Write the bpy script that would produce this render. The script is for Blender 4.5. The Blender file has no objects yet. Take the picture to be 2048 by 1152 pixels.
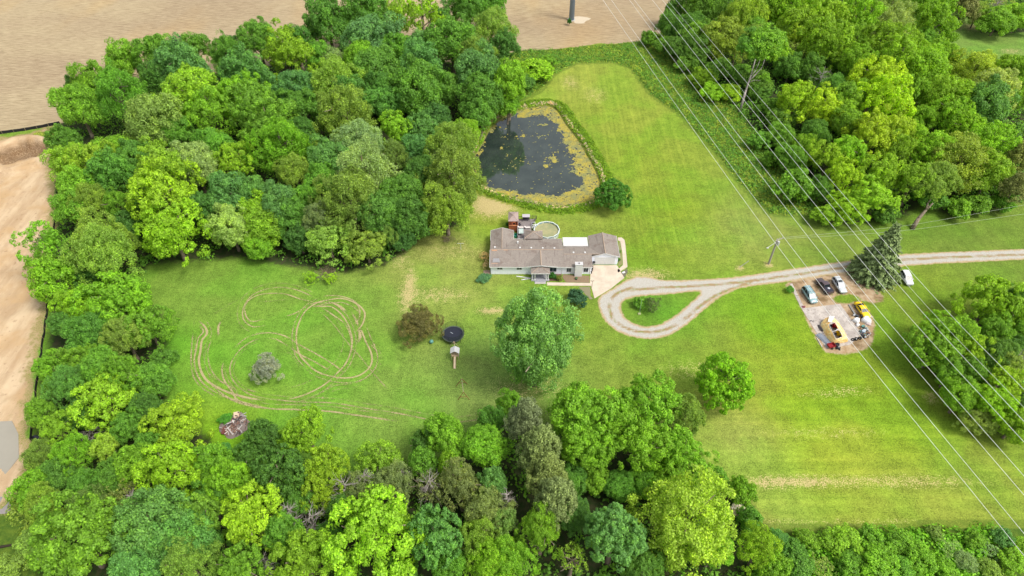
import bpy, bmesh, math, random
import numpy as np
from mathutils import Vector, Matrix
random.seed(7); rng = np.random.default_rng(7)
SC = bpy.context.scene
COL = SC.collection
# ---------------- camera (drone, 110 m up, pitched down 44 degrees)
H = 110.0; FPX = 2048*24/36; TILT = math.radians(45.8)
cam = bpy.data.cameras.new("camera"); cam.lens = 24; cam.sensor_width = 36
cam.clip_end = 8000; cam.clip_start = 0.5
camo = bpy.data.objects.new("camera", cam); COL.objects.link(camo)
camo.location = (0, 0, H); camo.rotation_euler = (TILT, 0, 0)
SC.camera = camo
# ---------------- light: bright high overcast, weak soft sun from behind the scene
SUN_EL, SUN_AZ = math.radians(56), math.radians(118)     # azimuth measured from +Y (away) towards +X
w = bpy.data.worlds.new("World"); SC.world = w; w.use_nodes = True
wn = w.node_tree.nodes; wl = w.node_tree.links; wn.clear()
sky = wn.new("ShaderNodeTexSky"); sky.sky_type = 'NISHITA'; sky.sun_disc = False
sky.sun_elevation = SUN_EL; sky.sun_rotation = SUN_AZ; sky.air_density = 1.0; sky.dust_density = 3.0; sky.ozone_density = 1.0
hs = wn.new("ShaderNodeHueSaturation"); hs.inputs["Saturation"].default_value = 0.30; hs.inputs["Value"].default_value = 1.0
bg = wn.new("ShaderNodeBackground"); bg.inputs["Strength"].default_value = 0.15
wo = wn.new("ShaderNodeOutputWorld")
wl.new(sky.outputs[0], hs.inputs["Color"]); wl.new(hs.outputs[0], bg.inputs[0]); wl.new(bg.outputs[0], wo.inputs[0])
sl = bpy.data.lights.new("sun", 'SUN'); sl.energy = 1.9; sl.angle = math.radians(18); sl.color = (1.0, 0.95, 0.86)
so = bpy.data.objects.new("sun", sl); COL.objects.link(so)
sd_ = Vector((math.sin(SUN_AZ)*math.cos(SUN_EL), math.cos(SUN_AZ)*math.cos(SUN_EL), math.sin(SUN_EL)))
so.rotation_euler = (-sd_).to_track_quat('-Z', 'Y').to_euler()
so.location = sd_*400
vs = SC.view_settings; vs.view_transform = 'Standard'; vs.look = 'None'; vs.gamma = 1; vs.exposure = 0.74; vs.use_curve_mapping = False
cy = SC.cycles; cy.max_bounces = 6; cy.diffuse_bounces = 4; cy.glossy_bounces = 2; cy.transmission_bounces = 3
cy.transparent_max_bounces = 8; cy.use_denoising = True; cy.caustics_reflective = False; cy.caustics_refractive = False
KEXP = 1.45   # how much brighter a lit surface reads than its base colour

# ---------------- helpers
ca_, sa_ = math.cos(TILT), math.sin(TILT)
def P(px, py, z=0.0):
    """point of the place at height z seen at pixel px,py of the 2048x1152 photograph"""
    x = (px-1024)/FPX; y = (576-py)/FPX
    dy = y*ca_+sa_; dz = y*sa_-ca_
    t = (z-H)/dz
    return Vector((x*t, dy*t, z))
def depth(v): return v[1]*sa_-(v[2]-H)*ca_
def pyof(v): return 576-FPX*(v[1]*ca_+(v[2]-H)*sa_)/depth(v)
def zfor(X, Y, py):
    lo, hi = 0, 60
    for _ in range(40):
        m = (lo+hi)/2
        if pyof((X, Y, m)) > py: lo = m
        else: hi = m
    return lo
def lin(c):
    c = c/255.0
    return c/12.92 if c <= 0.04045 else ((c+0.055)/1.055)**2.4
def A(r, g, b, k=KEXP):
    """base colour of a surface whose lit look is sRGB r,g,b"""
    return (min(lin(r)/k, .85), min(lin(g)/k, .85), min(lin(b)/k, .85), 1)

class NT:
    def __init__(s, name):
        s.m = bpy.data.materials.new(name); s.m.use_nodes = True
        s.n = s.m.node_tree.nodes; s.l = s.m.node_tree.links
        s.n.clear(); s.out = s.n.new("ShaderNodeOutputMaterial")
    def put(s, inp, v):
        if isinstance(v, bpy.types.NodeSocket): s.l.new(v, inp)
        elif v is not None:
            if isinstance(v, (tuple, list)) and len(v) == 3 and inp.type == 'RGBA': v = (*v, 1)
            if isinstance(v, (tuple, list)) and len(v) == 4 and inp.type == 'VECTOR': v = v[:3]
            inp.default_value = v
    def math(s, op, a, b=None, c=None, clamp=False):
        n = s.n.new("ShaderNodeMath"); n.operation = op; n.use_clamp = clamp
        s.put(n.inputs[0], a); s.put(n.inputs[1], b)
        if c is not None: s.put(n.inputs[2], c)
        return n.outputs[0]
    def rng(s, v, a, b, c=0., d=1.):
        n = s.n.new("ShaderNodeMapRange"); n.interpolation_type = 'SMOOTHSTEP'
        s.put(n.inputs[0], v); n.inputs[1].default_value = a; n.inputs[2].default_value = b
        n.inputs[3].default_value = c; n.inputs[4].default_value = d
        return n.outputs[0]
    def mix(s, f, a, b, mode='MIX'):
        n = s.n.new("ShaderNodeMix"); n.data_type = 'RGBA'; n.blend_type = mode
        s.put(n.inputs[0], f); s.put(n.inputs[6], a); s.put(n.inputs[7], b)
        return n.outputs[2]
    def attr(s, name, col=False):
        n = s.n.new("ShaderNodeAttribute"); n.attribute_name = name
        return n.outputs["Color"] if col else n.outputs["Fac"]
    def pos(s, scale=(1, 1, 1), rot=0, obj=False):
        if obj:
            g = s.n.new("ShaderNodeTexCoord").outputs["Object"]
        else:
            g = s.n.new("ShaderNodeNewGeometry").outputs["Position"]
        m = s.n.new("ShaderNodeMapping"); m.inputs["Scale"].default_value = scale; m.inputs["Rotation"].default_value = (0, 0, rot)
        s.l.new(g, m.inputs[0]); return m.outputs[0]
    def noise(s, vec, scale, detail=3, rough=.55, dist=0):
        n = s.n.new("ShaderNodeTexNoise"); s.l.new(vec, n.inputs["Vector"])
        n.inputs["Scale"].default_value = scale; n.inputs["Detail"].default_value = detail
        n.inputs["Roughness"].default_value = rough; n.inputs["Distortion"].default_value = dist
        return n.outputs[0]
    def val(s, col, f):   # colour times float
        n = s.n.new("ShaderNodeVectorMath"); n.operation = 'SCALE'
        s.put(n.inputs[0], col); s.put(n.inputs[3], f); return n.outputs[0]
    def bump(s, h, st=.3, dist=.05):
        n = s.n.new("ShaderNodeBump"); n.inputs["Strength"].default_value = st; n.inputs["Distance"].default_value = dist
        s.l.new(h, n.inputs["Height"]); return n.outputs[0]
    def bsdf(s, col, rough=.8, spec=.3, normal=None, metal=0, **k):
        n = s.n.new("ShaderNodeBsdfPrincipled"); s.put(n.inputs["Base Color"], col)
        s.put(n.inputs["Roughness"], rough); n.inputs["Specular IOR Level"].default_value = spec
        s.put(n.inputs["Metallic"], metal)
        for a, v in k.items(): s.put(n.inputs[a.replace('_', ' ')], v)
        if normal is not None: s.l.new(normal, n.inputs["Normal"])
        return n.outputs[0]
    def done(s, sh): s.l.new(sh, s.out.inputs[0]); return s.m

_mc = {}
def M(name, rgb=(200, 200, 200), rough=.7, metal=0, spec=.35, vary=.18, scale=3.0, k=KEXP):
    """a plain painted or weathered surface with fine noise wear"""
    if name in _mc: return _mc[name]
    t = NT(name); c = A(*rgb, k=k)
    p = t.pos(obj=True)
    f = t.noise(p, scale, 4); f2 = t.noise(p, scale*7, 2)
    g = t.math('ADD', t.math('MULTIPLY', f, vary*1.4), t.math('MULTIPLY', f2, vary*.6))
    g = t.math('ADD', g, 1-vary)
    _mc[name] = t.done(t.bsdf(t.val(c, g), t.math('ADD', t.math('MULTIPLY', f2, .2), rough-.1), spec, metal=metal))
    return _mc[name]

class MB:
    def __init__(s): s.v = []; s.f = []; s.at = []
    def add(s, vs, fs):
        o = len(s.v); s.v += [tuple(v) for v in vs]; s.f += [tuple(i+o for i in f) for f in fs]; return s
    def box(s, c, d, rz=0, mat=None):
        hx, hy, hz = d[0]/2, d[1]/2, d[2]/2
        R = Matrix.Rotation(rz, 3, 'Z') if mat is None else mat
        vs = [Vector(c)+R @ Vector((x*hx, y*hy, z*hz)) for x in (-1, 1) for y in (-1, 1) for z in (-1, 1)]
        return s.add(vs, [(0, 1, 3, 2), (4, 6, 7, 5), (0, 4, 5, 1), (2, 3, 7, 6), (0, 2, 6, 4), (1, 5, 7, 3)])
    def tube(s, a, b, r0, r1=None, n=8, caps=True):
        a, b = Vector(a), Vector(b); r1 = r0 if r1 is None else r1
        d = (b-a).normalized(); u = d.orthogonal().normalized(); w_ = d.cross(u)
        vs = []
        for p, r in ((a, r0), (b, r1)):
            for i in range(n):
                t = 2*math.pi*i/n; vs.append(p+u*math.cos(t)*r+w_*math.sin(t)*r)
        fs = [(i, (i+1) % n, n+(i+1) % n, n+i) for i in range(n)]
        if caps: fs += [tuple(range(n))[::-1], tuple(range(n, 2*n))]
        return s.add(vs, fs)
    def path(s, pts, rad, n=6):
        for i in range(len(pts)-1):
            s.tube(pts[i], pts[i+1], rad[i] if isinstance(rad, (list, tuple)) else rad, rad[i+1] if isinstance(rad, (list, tuple)) else rad, n, caps=(i in (0, len(pts)-2)))
        return s
    def ring(s, c, r0, r1, z0, z1, n=24, ph=0, sx=1):
        vs = []
        for (r, z) in ((r0, z0), (r1, z0), (r1, z1), (r0, z1)):
            for i in range(n):
                t = 2*math.pi*(i+ph)/n; vs.append((c[0]+r*math.cos(t)*sx, c[1]+r*math.sin(t), c[2]+z))
        fs = []
        for k in range(4):
            for i in range(n):
                j = (i+1) % n; a, b = k*n, ((k+1) % 4)*n
                fs.append((a+i, b+i, b+j, a+j))
        return s.add(vs, fs)
    def prism(s, poly, z0, z1):
        n = len(poly)
        vs = [(p[0], p[1], z0) for p in poly]+[(p[0], p[1], z1) for p in poly]
        return s.add(vs, [tuple(range(n))[::-1], tuple(range(n, 2*n))]+[(i, (i+1) % n, n+(i+1) % n, n+i) for i in range(n)])
    def blob(s, c, r, seed=0, sub=2, jit=.18, flat=1.0):
        bm = bmesh.new(); bmesh.ops.create_icosphere(bm, subdivisions=sub, radius=1)
        rr = random.Random(seed); ph = [rr.uniform(0, 6.3) for _ in range(6)]
        vs = []
        for v in bm.verts:
            p = v.co; k = 1+jit*(math.sin(3*p.x+ph[0])*math.cos(2.5*p.y+ph[1])+.6*math.sin(5*p.z+ph[2]+3*p.x))+rr.uniform(-jit, jit)*.3
            vs.append((c[0]+p.x*r[0]*k, c[1]+p.y*r[1]*k, c[2]+p.z*r[2]*k*flat))
        fs = [tuple(v.index for v in f.verts) for f in bm.faces]; bm.free()
        return s.add(vs, fs)
    def mesh(s, name, mat, smooth=False):
        me = bpy.data.meshes.new(name); me.from_pydata(s.v, [], s.f)
        bm = bmesh.new(); bm.from_mesh(me); bmesh.ops.recalc_face_normals(bm, faces=bm.faces); bm.to_mesh(me); bm.free()
        me.materials.append(mat)
        if smooth: me.polygons.foreach_set("use_smooth", [True]*len(me.polygons))
        return me
    def build(s, name, mat, parent=None, smooth=False):
        o = bpy.data.objects.new(name, s.mesh(name, mat, smooth)); COL.objects.link(o)
        if parent is not None: o.parent = parent
        return o
def tag(o, label=None, cat=None, group=None, kind=None):
    if label: o["label"] = label
    if cat: o["category"] = cat
    if group: o["group"] = group
    if kind: o["kind"] = kind
    return o
def thing(name, label, cat, loc=(0, 0, 0), rz=0, group=None):
    o = bpy.data.objects.new(name, None); COL.objects.link(o)
    o.location = loc; o.rotation_euler = (0, 0, rz); o.empty_display_size = .5
    return tag(o, label, cat, group)
def inst(me, name, parent, loc=(0, 0, 0), rot=(0, 0, 0), sc=(1, 1, 1), color=None):
    o = bpy.data.objects.new(name, me); COL.objects.link(o); o.parent = parent
    o.location = loc; o.rotation_euler = rot; o.scale = sc
    if color: o.color = color
    return o
def npmesh(name, V, F, mat, attrs=None, fattrs=None, smooth=False):
    me = bpy.data.meshes.new(name); nf, k = F.shape
    me.vertices.add(len(V)); me.vertices.foreach_set("co", np.asarray(V, np.float32).ravel())
    me.loops.add(nf*k); me.loops.foreach_set("vertex_index", F.astype(np.int32).ravel())
    me.polygons.add(nf); me.polygons.foreach_set("loop_start", np.arange(0, nf*k, k, dtype=np.int32))
    try: me.polygons.foreach_set("loop_total", np.full(nf, k, np.int32))
    except Exception: pass
    for n_, a in (attrs or {}).items():
        if a.ndim == 2:
            at = me.attributes.new(n_, 'FLOAT_COLOR', 'POINT'); at.data.foreach_set("color", a.astype(np.float32).ravel())
        else:
            at = me.attributes.new(n_, 'FLOAT', 'POINT'); at.data.foreach_set("value", a.astype(np.float32))
    for n_, a in (fattrs or {}).items():
        at = me.attributes.new(n_, 'FLOAT', 'FACE'); at.data.foreach_set("value", a.astype(np.float32))
    me.materials.append(mat); me.update(calc_edges=True)
    if smooth: me.polygons.foreach_set("use_smooth", np.ones(nf, bool))
    return me
def addobj(name, me, parent=None):
    o = bpy.data.objects.new(name, me); COL.objects.link(o)
    if parent is not None: o.parent = parent
    return o

def crom(pts, n=5, closed=True):
    """Catmull-Rom through pts"""
    p = np.array(pts, float); m = len(p); out = []
    rg = range(m) if closed else range(m-1)
    for i in rg:
        if closed: a, b, c, d = p[(i-1) % m], p[i], p[(i+1) % m], p[(i+2) % m]
        else: a, b, c, d = p[max(i-1, 0)], p[i], p[i+1], p[min(i+2, m-1)]
        for t in np.arange(n)/n:
            out.append(.5*((2*b)+(c-a)*t+(2*a-5*b+4*c-d)*t*t+(3*b-a-3*c+d)*t**3))
    if not closed: out.append(p[-1])
    return np.array(out)
def wpoly(pts, z=0, smooth=0):
    q = [tuple(P(x, y, z)[:2]) for x, y in pts]
    return crom(q, smooth) if smooth else np.array(q)
def sdist(X, Y, poly, pad=25.):
    """signed distance to polygon, positive inside, clamped at +-pad"""
    out = np.full(X.shape, -pad); lo = poly.min(0)-pad; hi = poly.max(0)+pad
    m = (X > lo[0]) & (X < hi[0]) & (Y > lo[1]) & (Y < hi[1])
    x, y = X[m], Y[m]; d = np.full(x.shape, 1e9); ins = np.zeros(x.shape, bool)
    for i in range(len(poly)):
        a = poly[i]; b = poly[(i+1) % len(poly)]; e = b-a; L = max(e@e, 1e-9)
        t = np.clip(((x-a[0])*e[0]+(y-a[1])*e[1])/L, 0, 1)
        d = np.minimum(d, (x-a[0]-t*e[0])**2+(y-a[1]-t*e[1])**2)
        if a[1] != b[1]:
            c = ((a[1] > y) != (b[1] > y)) & (x < (b[0]-a[0])*(y-a[1])/(b[1]-a[1])+a[0]); ins ^= c
    d = np.sqrt(d); out[m] = np.clip(np.where(ins, d, -d), -pad, pad); return out
def ldist(X, Y, line, pad=10.):
    out = np.full(X.shape, pad); lo = line.min(0)-pad; hi = line.max(0)+pad
    m = (X > lo[0]) & (X < hi[0]) & (Y > lo[1]) & (Y < hi[1])
    x, y = X[m], Y[m]; d = np.full(x.shape, 1e9)
    for i in range(len(line)-1):
        a = line[i]; b = line[i+1]; e = b-a; L = max(e@e, 1e-9)
        t = np.clip(((x-a[0])*e[0]+(y-a[1])*e[1])/L, 0, 1)
        d = np.minimum(d, (x-a[0]-t*e[0])**2+(y-a[1]-t*e[1])**2)
    out[m] = np.minimum(np.sqrt(d), pad); return out
def vnoise(X, Y, s, seed=0):
    """cheap smooth value noise 0..1"""
    r = np.random.default_rng(seed); T = r.random((256, 256))
    x = X/s; y = Y/s; xi = np.floor(x).astype(int); yi = np.floor(y).astype(int)
    fx = x-xi; fy = y-yi; fx = fx*fx*(3-2*fx); fy = fy*fy*(3-2*fy)
    g = lambda i, j: T[(xi+i) % 256, (yi+j) % 256]
    return (g(0, 0)*(1-fx)+g(1, 0)*fx)*(1-fy)+(g(0, 1)*(1-fx)+g(1, 1)*fx)*fy

# ---------------- outlines in the place
FIELD = wpoly([(-2500, 700), (-700, 330), (0, 267), (125, 245), (300, 165), (620, 120), (900, 125), (1030, 103), (1120, 98), (1200, 88), (1275, 84), (1330, 62), (1400, 0), (1500, -150), (1700, -320), (1900, -450), (1500, -560), (-3500, -560)])
SITE = wpoly([(-2500, 760), (-700, 342), (0, 275), (60, 264), (100, 256), (112, 330), (114, 420), (100, 480), (96, 560), (92, 620), (78, 700), (64, 800), (58, 880), (58, 950), (20, 1015), (-60, 1040), (-900, 1200)], smooth=3)
POND = wpoly([(965, 292), (985, 256), (1012, 236), (1045, 222), (1092, 214), (1112, 222), (1130, 250), (1150, 275), (1170, 308), (1190, 345), (1197, 372), (1190, 394), (1160, 408), (1110, 411), (1060, 402), (1012, 391), (975, 376), (955, 358), (948, 322)], -.5, 4)
DRIVE = wpoly([(2300, 486), (2048, 498), (1810, 508), (1700, 521), (1560, 541), (1480, 553), (1400, 559), (1330, 560), (1290, 553), (1262, 556), (1228, 575), (1198, 595), (1199, 620), (1213, 645), (1238, 664), (1270, 675), (1308, 678), (1342, 669), (1372, 650), (1402, 625), (1432, 600), (1470, 580), (1510, 571), (1580, 563), (1640, 553), (1690, 546), (1820, 531), (2048, 519), (2300, 507)], smooth=3)
ISLAND = wpoly([(1242, 612), (1252, 599), (1285, 592), (1330, 589), (1370, 585), (1402, 583), (1385, 602), (1352, 630), (1320, 648), (1290, 653), (1262, 644), (1247, 630)], smooth=3)
DIRT = wpoly([(1572, 566), (1640, 551), (1715, 543), (1752, 575), (1768, 600), (1745, 607), (1722, 600), (1748, 640), (1742, 690), (1705, 706), (1672, 707), (1644, 696), (1604, 620), (1590, 590)], smooth=3)
GRASSPATCH = wpoly([(1668, 594), (1700, 588), (1725, 600), (1700, 606), (1672, 604)], smooth=2)
WEED = wpoly([(1000, 160), (1025, 100), (1120, 97), (1275, 83), (1335, 62), (1400, 130), (1460, 200), (1520, 280), (1580, 340), (1640, 400), (1640, 432), (1560, 432), (1535, 428), (1480, 370), (1425, 302), (1355, 228), (1298, 188), (1262, 138), (1225, 124), (1150, 128), (1108, 150), (1080, 185), (1030, 205)])
WEED2 = wpoly([(1508, 1052), (1600, 1058), (1760, 1055), (1860, 1050), (2048, 1046), (2400, 1045), (2400, 1400), (1500, 1300)])
WEED3 = wpoly([(-60, 1045), (20, 1010), (60, 950), (90, 1000), (80, 1150), (60, 1300), (-300, 1300)])
WOODS = [wpoly(q) for q in (
    [(95, 262), (128, 240), (240, 170), (420, 130), (600, 120), (760, 100), (900, 110), (1020, 108), (1050, 130), (1060, 185), (1030, 215), (960, 262), (945, 380), (925, 450), (850, 470), (770, 530), (690, 545), (560, 530), (480, 515), (300, 528), (262, 570), (330, 640), (330, 800), (420, 880), (470, 930), (560, 950), (720, 950), (860, 930), (960, 900), (1000, 830), (1060, 820), (1100, 900), (1140, 830), (1370, 850), (1420, 960), (1500, 1000), (1530, 1060), (1560, 1160), (1560, 1300), (40, 1300), (90, 1000), (70, 880), (95, 700), (110, 600), (100, 480), (115, 430)],
    [(1330, 64), (1500, -150), (2048, -200), (2300, -150), (2300, -20), (1900, 40), (1905, 140), (2048, 140), (2300, 140), (2300, 380), (2048, 400), (1960, 425), (1900, 430), (1840, 410), (1800, 440), (1700, 450), (1640, 440), (1590, 370), (1520, 290), (1440, 190)],
    [(1930, 20), (2300, 10), (2300, 65), (1960, 65)],
    [(1830, 700), (1850, 660), (1930, 640), (2048, 580), (2300, 560), (2300, 900), (2048, 885), (1960, 850), (1900, 790)])]
PAD = [P(1603, 617), P(1680, 608), P(1723, 668), P(1652, 696)]

def bump2(X, Y, c, r, p=2):
    return np.exp(-(((X-c[0])**2+(Y-c[1])**2)/r**2)**(p/2))
PIT = P(45, 305)
def ground_h(X, Y):
    X = np.asarray(X, float); Y = np.asarray(Y, float)
    s = sdist(X, Y, POND, 6.)
    t = np.clip((s+1.6)/3.2, 0, 1); z = -1.25*t*t*(3-2*t)
    # excavated pit and spoil on the bare site
    dx = (X-PIT[0])/6.5; dy = (Y-PIT[1])/5.; r = np.sqrt(dx*dx+dy*dy)+.55*(vnoise(X, Y, 3.5, 5)-.5)+.3*(vnoise(X, Y, 1.4, 15)-.5)
    z = z-2.4*np.clip((1.15-r)/.55, 0, 1)
    z = z+1.0*np.exp(-((r-1.5)/.35)**2)*(.5+vnoise(X, Y, 3, 6))
    st = sdist(X, Y, SITE, 4.)
    z = z+np.clip(st/3, 0, 1)*.35*(vnoise(X, Y, 4., 8)+.5*vnoise(X, Y, 1.5, 9)-.75)
    return z
def gh(x, y): return float(ground_h(np.array([x]), np.array([y]))[0])

# ---------------- ground sheet, split into lawn, field, site and drive
step = .7
xs = np.arange(-216, 216.01, step); ys = np.arange(40, 291, step)
def ext(a, far):
    o = []; d = step
    while a < far: d *= 1.5; a += d; o.append(a)
    return o
xr = ext(xs[-1], 4000); xs = np.concatenate([[-v for v in xr[::-1]], xs, xr])
yf = ext(ys[-1], 4000); yn = [40-(v-216) for v in ext(216, 2500)]
ys = np.concatenate([yn[::-1], ys, yf])
GX, GY = np.meshgrid(xs, ys); X = GX.ravel(); Y = GY.ravel()
# warp the two boundaries a little so they are not ruler-straight
nz = (vnoise(X, Y, 3.5, 1)-.5)*1.6+(vnoise(X, Y, 1.3, 2)-.5)*.7
f_sd = sdist(X, Y, FIELD)+nz*.8
s_sd = sdist(X, Y, SITE)+nz*1.5
d_sd = np.minimum(sdist(X, Y, DRIVE), -sdist(X, Y, ISLAND))
g_sd = np.minimum(sdist(X, Y, DIRT), -sdist(X, Y, GRASSPATCH))
p_sd = sdist(X, Y, POND, 12)
w_sd = np.max([sdist(X, Y, q) for q in WOODS], axis=0)
e_sd = np.max([sdist(X, Y, q, 12) for q in (WEED, WEED2, WEED3)], axis=0)
# two wheel ruts along the drive
cl1 = wpoly([(2300, 497), (2048, 509), (1810, 519), (1700, 533), (1580, 551), (1500, 562), (1420, 570), (1330, 575), (1260, 580)])
cl2 = wpoly([(1500, 566), (1440, 587), (1400, 612), (1362, 643), (1325, 661), (1285, 664), (1250, 655), (1225, 636), (1219, 610), (1232, 588), (1265, 575)])
dcl = np.minimum(ldist(X, Y, crom(cl1, 4, False)), ldist(X, Y, crom(cl2, 4, False)))
def pg(x, y, r, e=1.):   # soft patch around a pixel; r in metres, e stretches along x
    c = P(x, y); return np.exp(-(((X-c[0])/(r*e))**2+((Y-c[1])/r)**2))
dry = np.zeros_like(X)
for (x, y, r, e, a) in ((985, 412, 4.2, 1.3, 1.5), (1000, 400, 3, 1.6, 1.1), (985, 622, 1.0, 3.2, 1.1), (880, 590, 2.5, 3, .55), (820, 560, 4, .35, .8), (815, 600, 5, .35, .7), (1600, 963, 1.0, 7, .72), (1700, 963, 1.3, 12, .3), (1850, 963, 1.3, 9, .36), (1530, 966, 1.4, 3, .4),
                        (1640, 866, 1.6, 9, .26), (1640, 790, 1.2, 5, .24), (1700, 780, 1.2, 4, .4), (1140, 165, 5, .6, .5), (1190, 190, 6, .7, .4), (800, 520, 4, .5, .5), (1060, 775, 4, 2, .4), (1500, 560, 2, 5, .3),
                        (1290, 550, 2.2, 2.4, .9), (1960, 55, 4, 2.5, .9), (2020, 102, 2, 2, .6), (1740, 560, 4, 1.2, .9), (1400, 740, 3, 3, .3), (140, 690, 3, .6, .9), (160, 740, 3, .5, .6),
                        (1560, 1048, 1, 9, .25), (1750, 1046, 1, 12, .25), (1280, 860, 0, 1, 0), (1862, 795, 1.5, 1, .7), (1480, 536, .8, 1.2, 1.1), (1537, 529, .9, 1.2, 1.2), (900, 500, 5, 2, .3)):
    if r: dry += a*pg(x, y, r, e)
# grass colour by stand: hay-lime in the south field, deep green on the play lawn ...
CP = [(400, 600, 116, 156, 50), (340, 700, 108, 164, 42), (560, 700, 112, 162, 48), (620, 860, 112, 164, 48), (430, 900, 124, 174, 30), (700, 620, 112, 154, 48), (800, 800, 118, 160, 54), (850, 560, 140, 164, 64), (960, 620, 132, 162, 58), (960, 720, 128, 158, 66), (900, 500, 140, 156, 66), (980, 780, 120, 154, 62), (1010, 450, 140, 166, 48),
      (1150, 440, 132, 158, 52), (1160, 640, 118, 152, 44), (1120, 180, 142, 166, 54), (1200, 230, 136, 162, 48), (1260, 330, 132, 160, 44), (1350, 420, 124, 158, 36), (1420, 480, 130, 162, 50), (1300, 500, 120, 152, 38), (1500, 460, 138, 158, 66), (1650, 470, 120, 148, 52), (1900, 470, 108, 140, 44), (2000, 480, 112, 142, 46),
      (1320, 620, 96, 150, 38), (1400, 680, 122, 154, 46), (1550, 660, 118, 162, 28), (1500, 760, 136, 160, 44), (1600, 800, 136, 168, 34), (1700, 760, 124, 158, 30), (1850, 590, 118, 148, 40), (1800, 680, 116, 150, 36), (1480, 880, 150, 172, 68), (1650, 900, 148, 174, 44), (1800, 880, 132, 166, 36), (1700, 1010, 142, 168, 50), (1950, 960, 132, 158, 50), (1560, 1030, 146, 168, 62), (1980, 90, 118, 156, 58), (1950, 120, 110, 150, 52), (2000, 750, 110, 150, 45), (1850, 1010, 144, 166, 54)]
num = np.zeros((len(X), 3)); den = np.zeros(len(X))
for (x, y, r, g, b) in CP:
    c = P(x, y); ww = 1/(((X-c[0])**2+(Y-c[1])**2)+30)**1.6
    num += ww[:, None]*np.array(A(r, g, b)[:3]); den += ww
tint = np.column_stack([num/den[:, None], np.ones(len(X))])
zone = 1/(1+np.exp(-(sdist(X, Y, wpoly([(1100, 110), (1240, 110), (1600, 500), (1250, 540), (1200, 460), (1150, 300), (1100, 240)]), 20))/3))
mow = np.clip(1/(1+np.exp(-(sdist(X, Y, wpoly([(1380, 780), (2100, 780), (2400, 1060), (1500, 1060)]), 20))/3))+zone*.8, 0, 1)
Z = ground_h(X, Y)
nx, ny = len(xs), len(ys)
idx = np.arange(nx*ny).reshape(ny, nx)
F = np.stack([idx[:-1, :-1].ravel(), idx[:-1, 1:].ravel(), idx[1:, 1:].ravel(), idx[1:, :-1].ravel()], 1)
fm = f_sd[F].mean(1) > 0; sm = (s_sd[F].mean(1) > 0) & ~fm; dm = (d_sd[F].mean(1) > 0); gm = (g_sd[F].mean(1) > 0) & ~dm

t = NT("ground_cover")
p = t.pos(); n1 = t.noise(p, .9, 4); n2 = t.noise(p, 4.0, 3, .7); n3 = t.noise(p, .07, 3); n4 = t.noise(p, .28, 4)
nfine = t.noise(p, 9.0, 2, .7); n5 = t.noise(p, 1.7, 2, .6); n6 = t.noise(p, 4.2, 1, .5)
def edge(a, amp, wd, off=0.):
    v = t.math('ADD', t.attr(a), t.math('MULTIPLY', t.math('SUBTRACT', n1, .5), amp)); v = t.math('ADD', v, t.math('MULTIPLY', t.math('SUBTRACT', n2, .5), amp*.5))
    return t.rng(v, off-wd, off+wd)
tintc = t.mix(1.0, t.attr("tint", True), (1.09, .96, 1.40, 1), 'MULTIPLY')
# grass: stand colour, mottling, mower streaks
stx = t.noise(t.pos((.02, .55, 1)), 1.0, 3); std = t.noise(t.pos((1.1, .02, 1), math.radians(-33)), 1.0, 2)
stv = t.noise(t.pos((.7, .03, 1)), 1.0, 2)
streak = t.math('ADD', t.math('MULTIPLY', t.math('SUBTRACT', stx, .5), t.math('SUBTRACT', 1.0, t.attr("zone"))), t.math('MULTIPLY', t.math('SUBTRACT', std, .5), t.attr("zone")))
gb = t.math('ADD', 1.0, t.math('MULTIPLY', t.math('SUBTRACT', n4, .5), .75))
gb = t.math('ADD', gb, t.math('MULTIPLY', streak, t.math('ADD', .12, t.math('MULTIPLY', t.attr('mow'), .5)))); gb = t.math('ADD', gb, t.math('MULTIPLY', t.math('SUBTRACT', n2, .5), .95))
gb = t.math('ADD', gb, t.math('MULTIPLY', t.math('SUBTRACT', stv, .5), .25))
gb = t.math('ADD', gb, t.math('MULTIPLY', t.math('SUBTRACT', nfine, .5), 1.1)); gb = t.math('ADD', gb, t.math('MULTIPLY', t.math('SUBTRACT', n1, .5), .6))
gb = t.math('ADD', gb, t.math('MULTIPLY', t.math('SUBTRACT', n5, .5), .75)); gb = t.math('ADD', gb, t.math('MULTIPLY', t.math('SUBTRACT', n6, .5), 1.25)); gb = t.math('MAXIMUM', gb, .3)
grass = t.val(tintc, gb)
grass = t.mix(t.rng(n3, .42, .62), grass, t.mix(1.0, grass, (.86, 1.03, .8, 1), 'MULTIPLY'))
yel = t.rng(t.math('ADD', t.math('ADD', t.math('MULTIPLY', n4, .6), t.math('MULTIPLY', streak, t.math('ADD', .15, t.math('MULTIPLY', t.attr('mow'), .6)))), t.math('MULTIPLY', n2, .4)), .44, .66)
grass = t.mix(t.math('MULTIPLY', yel, .5), grass, t.mix(1.0, grass, (1.26, 1.08, 1.25, 1), 'MULTIPLY'))
straw = t.val(A(208, 186, 134), t.math('ADD', .45, t.math('MULTIPLY', n6, 1.1)))
dryf = t.rng(t.math('ADD', t.attr("dry"), t.math('MULTIPLY', t.math('SUBTRACT', t.math('ADD', t.math('MULTIPLY', n1, .4), t.math('MULTIPLY', n6, .6)), .5), 4.2)), .25, 1.05)
dryf = t.math('MULTIPLY', dryf, t.rng(t.attr("dry"), .02, .25))
col = t.mix(t.math('MULTIPLY', dryf, .85), grass, straw)
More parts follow.
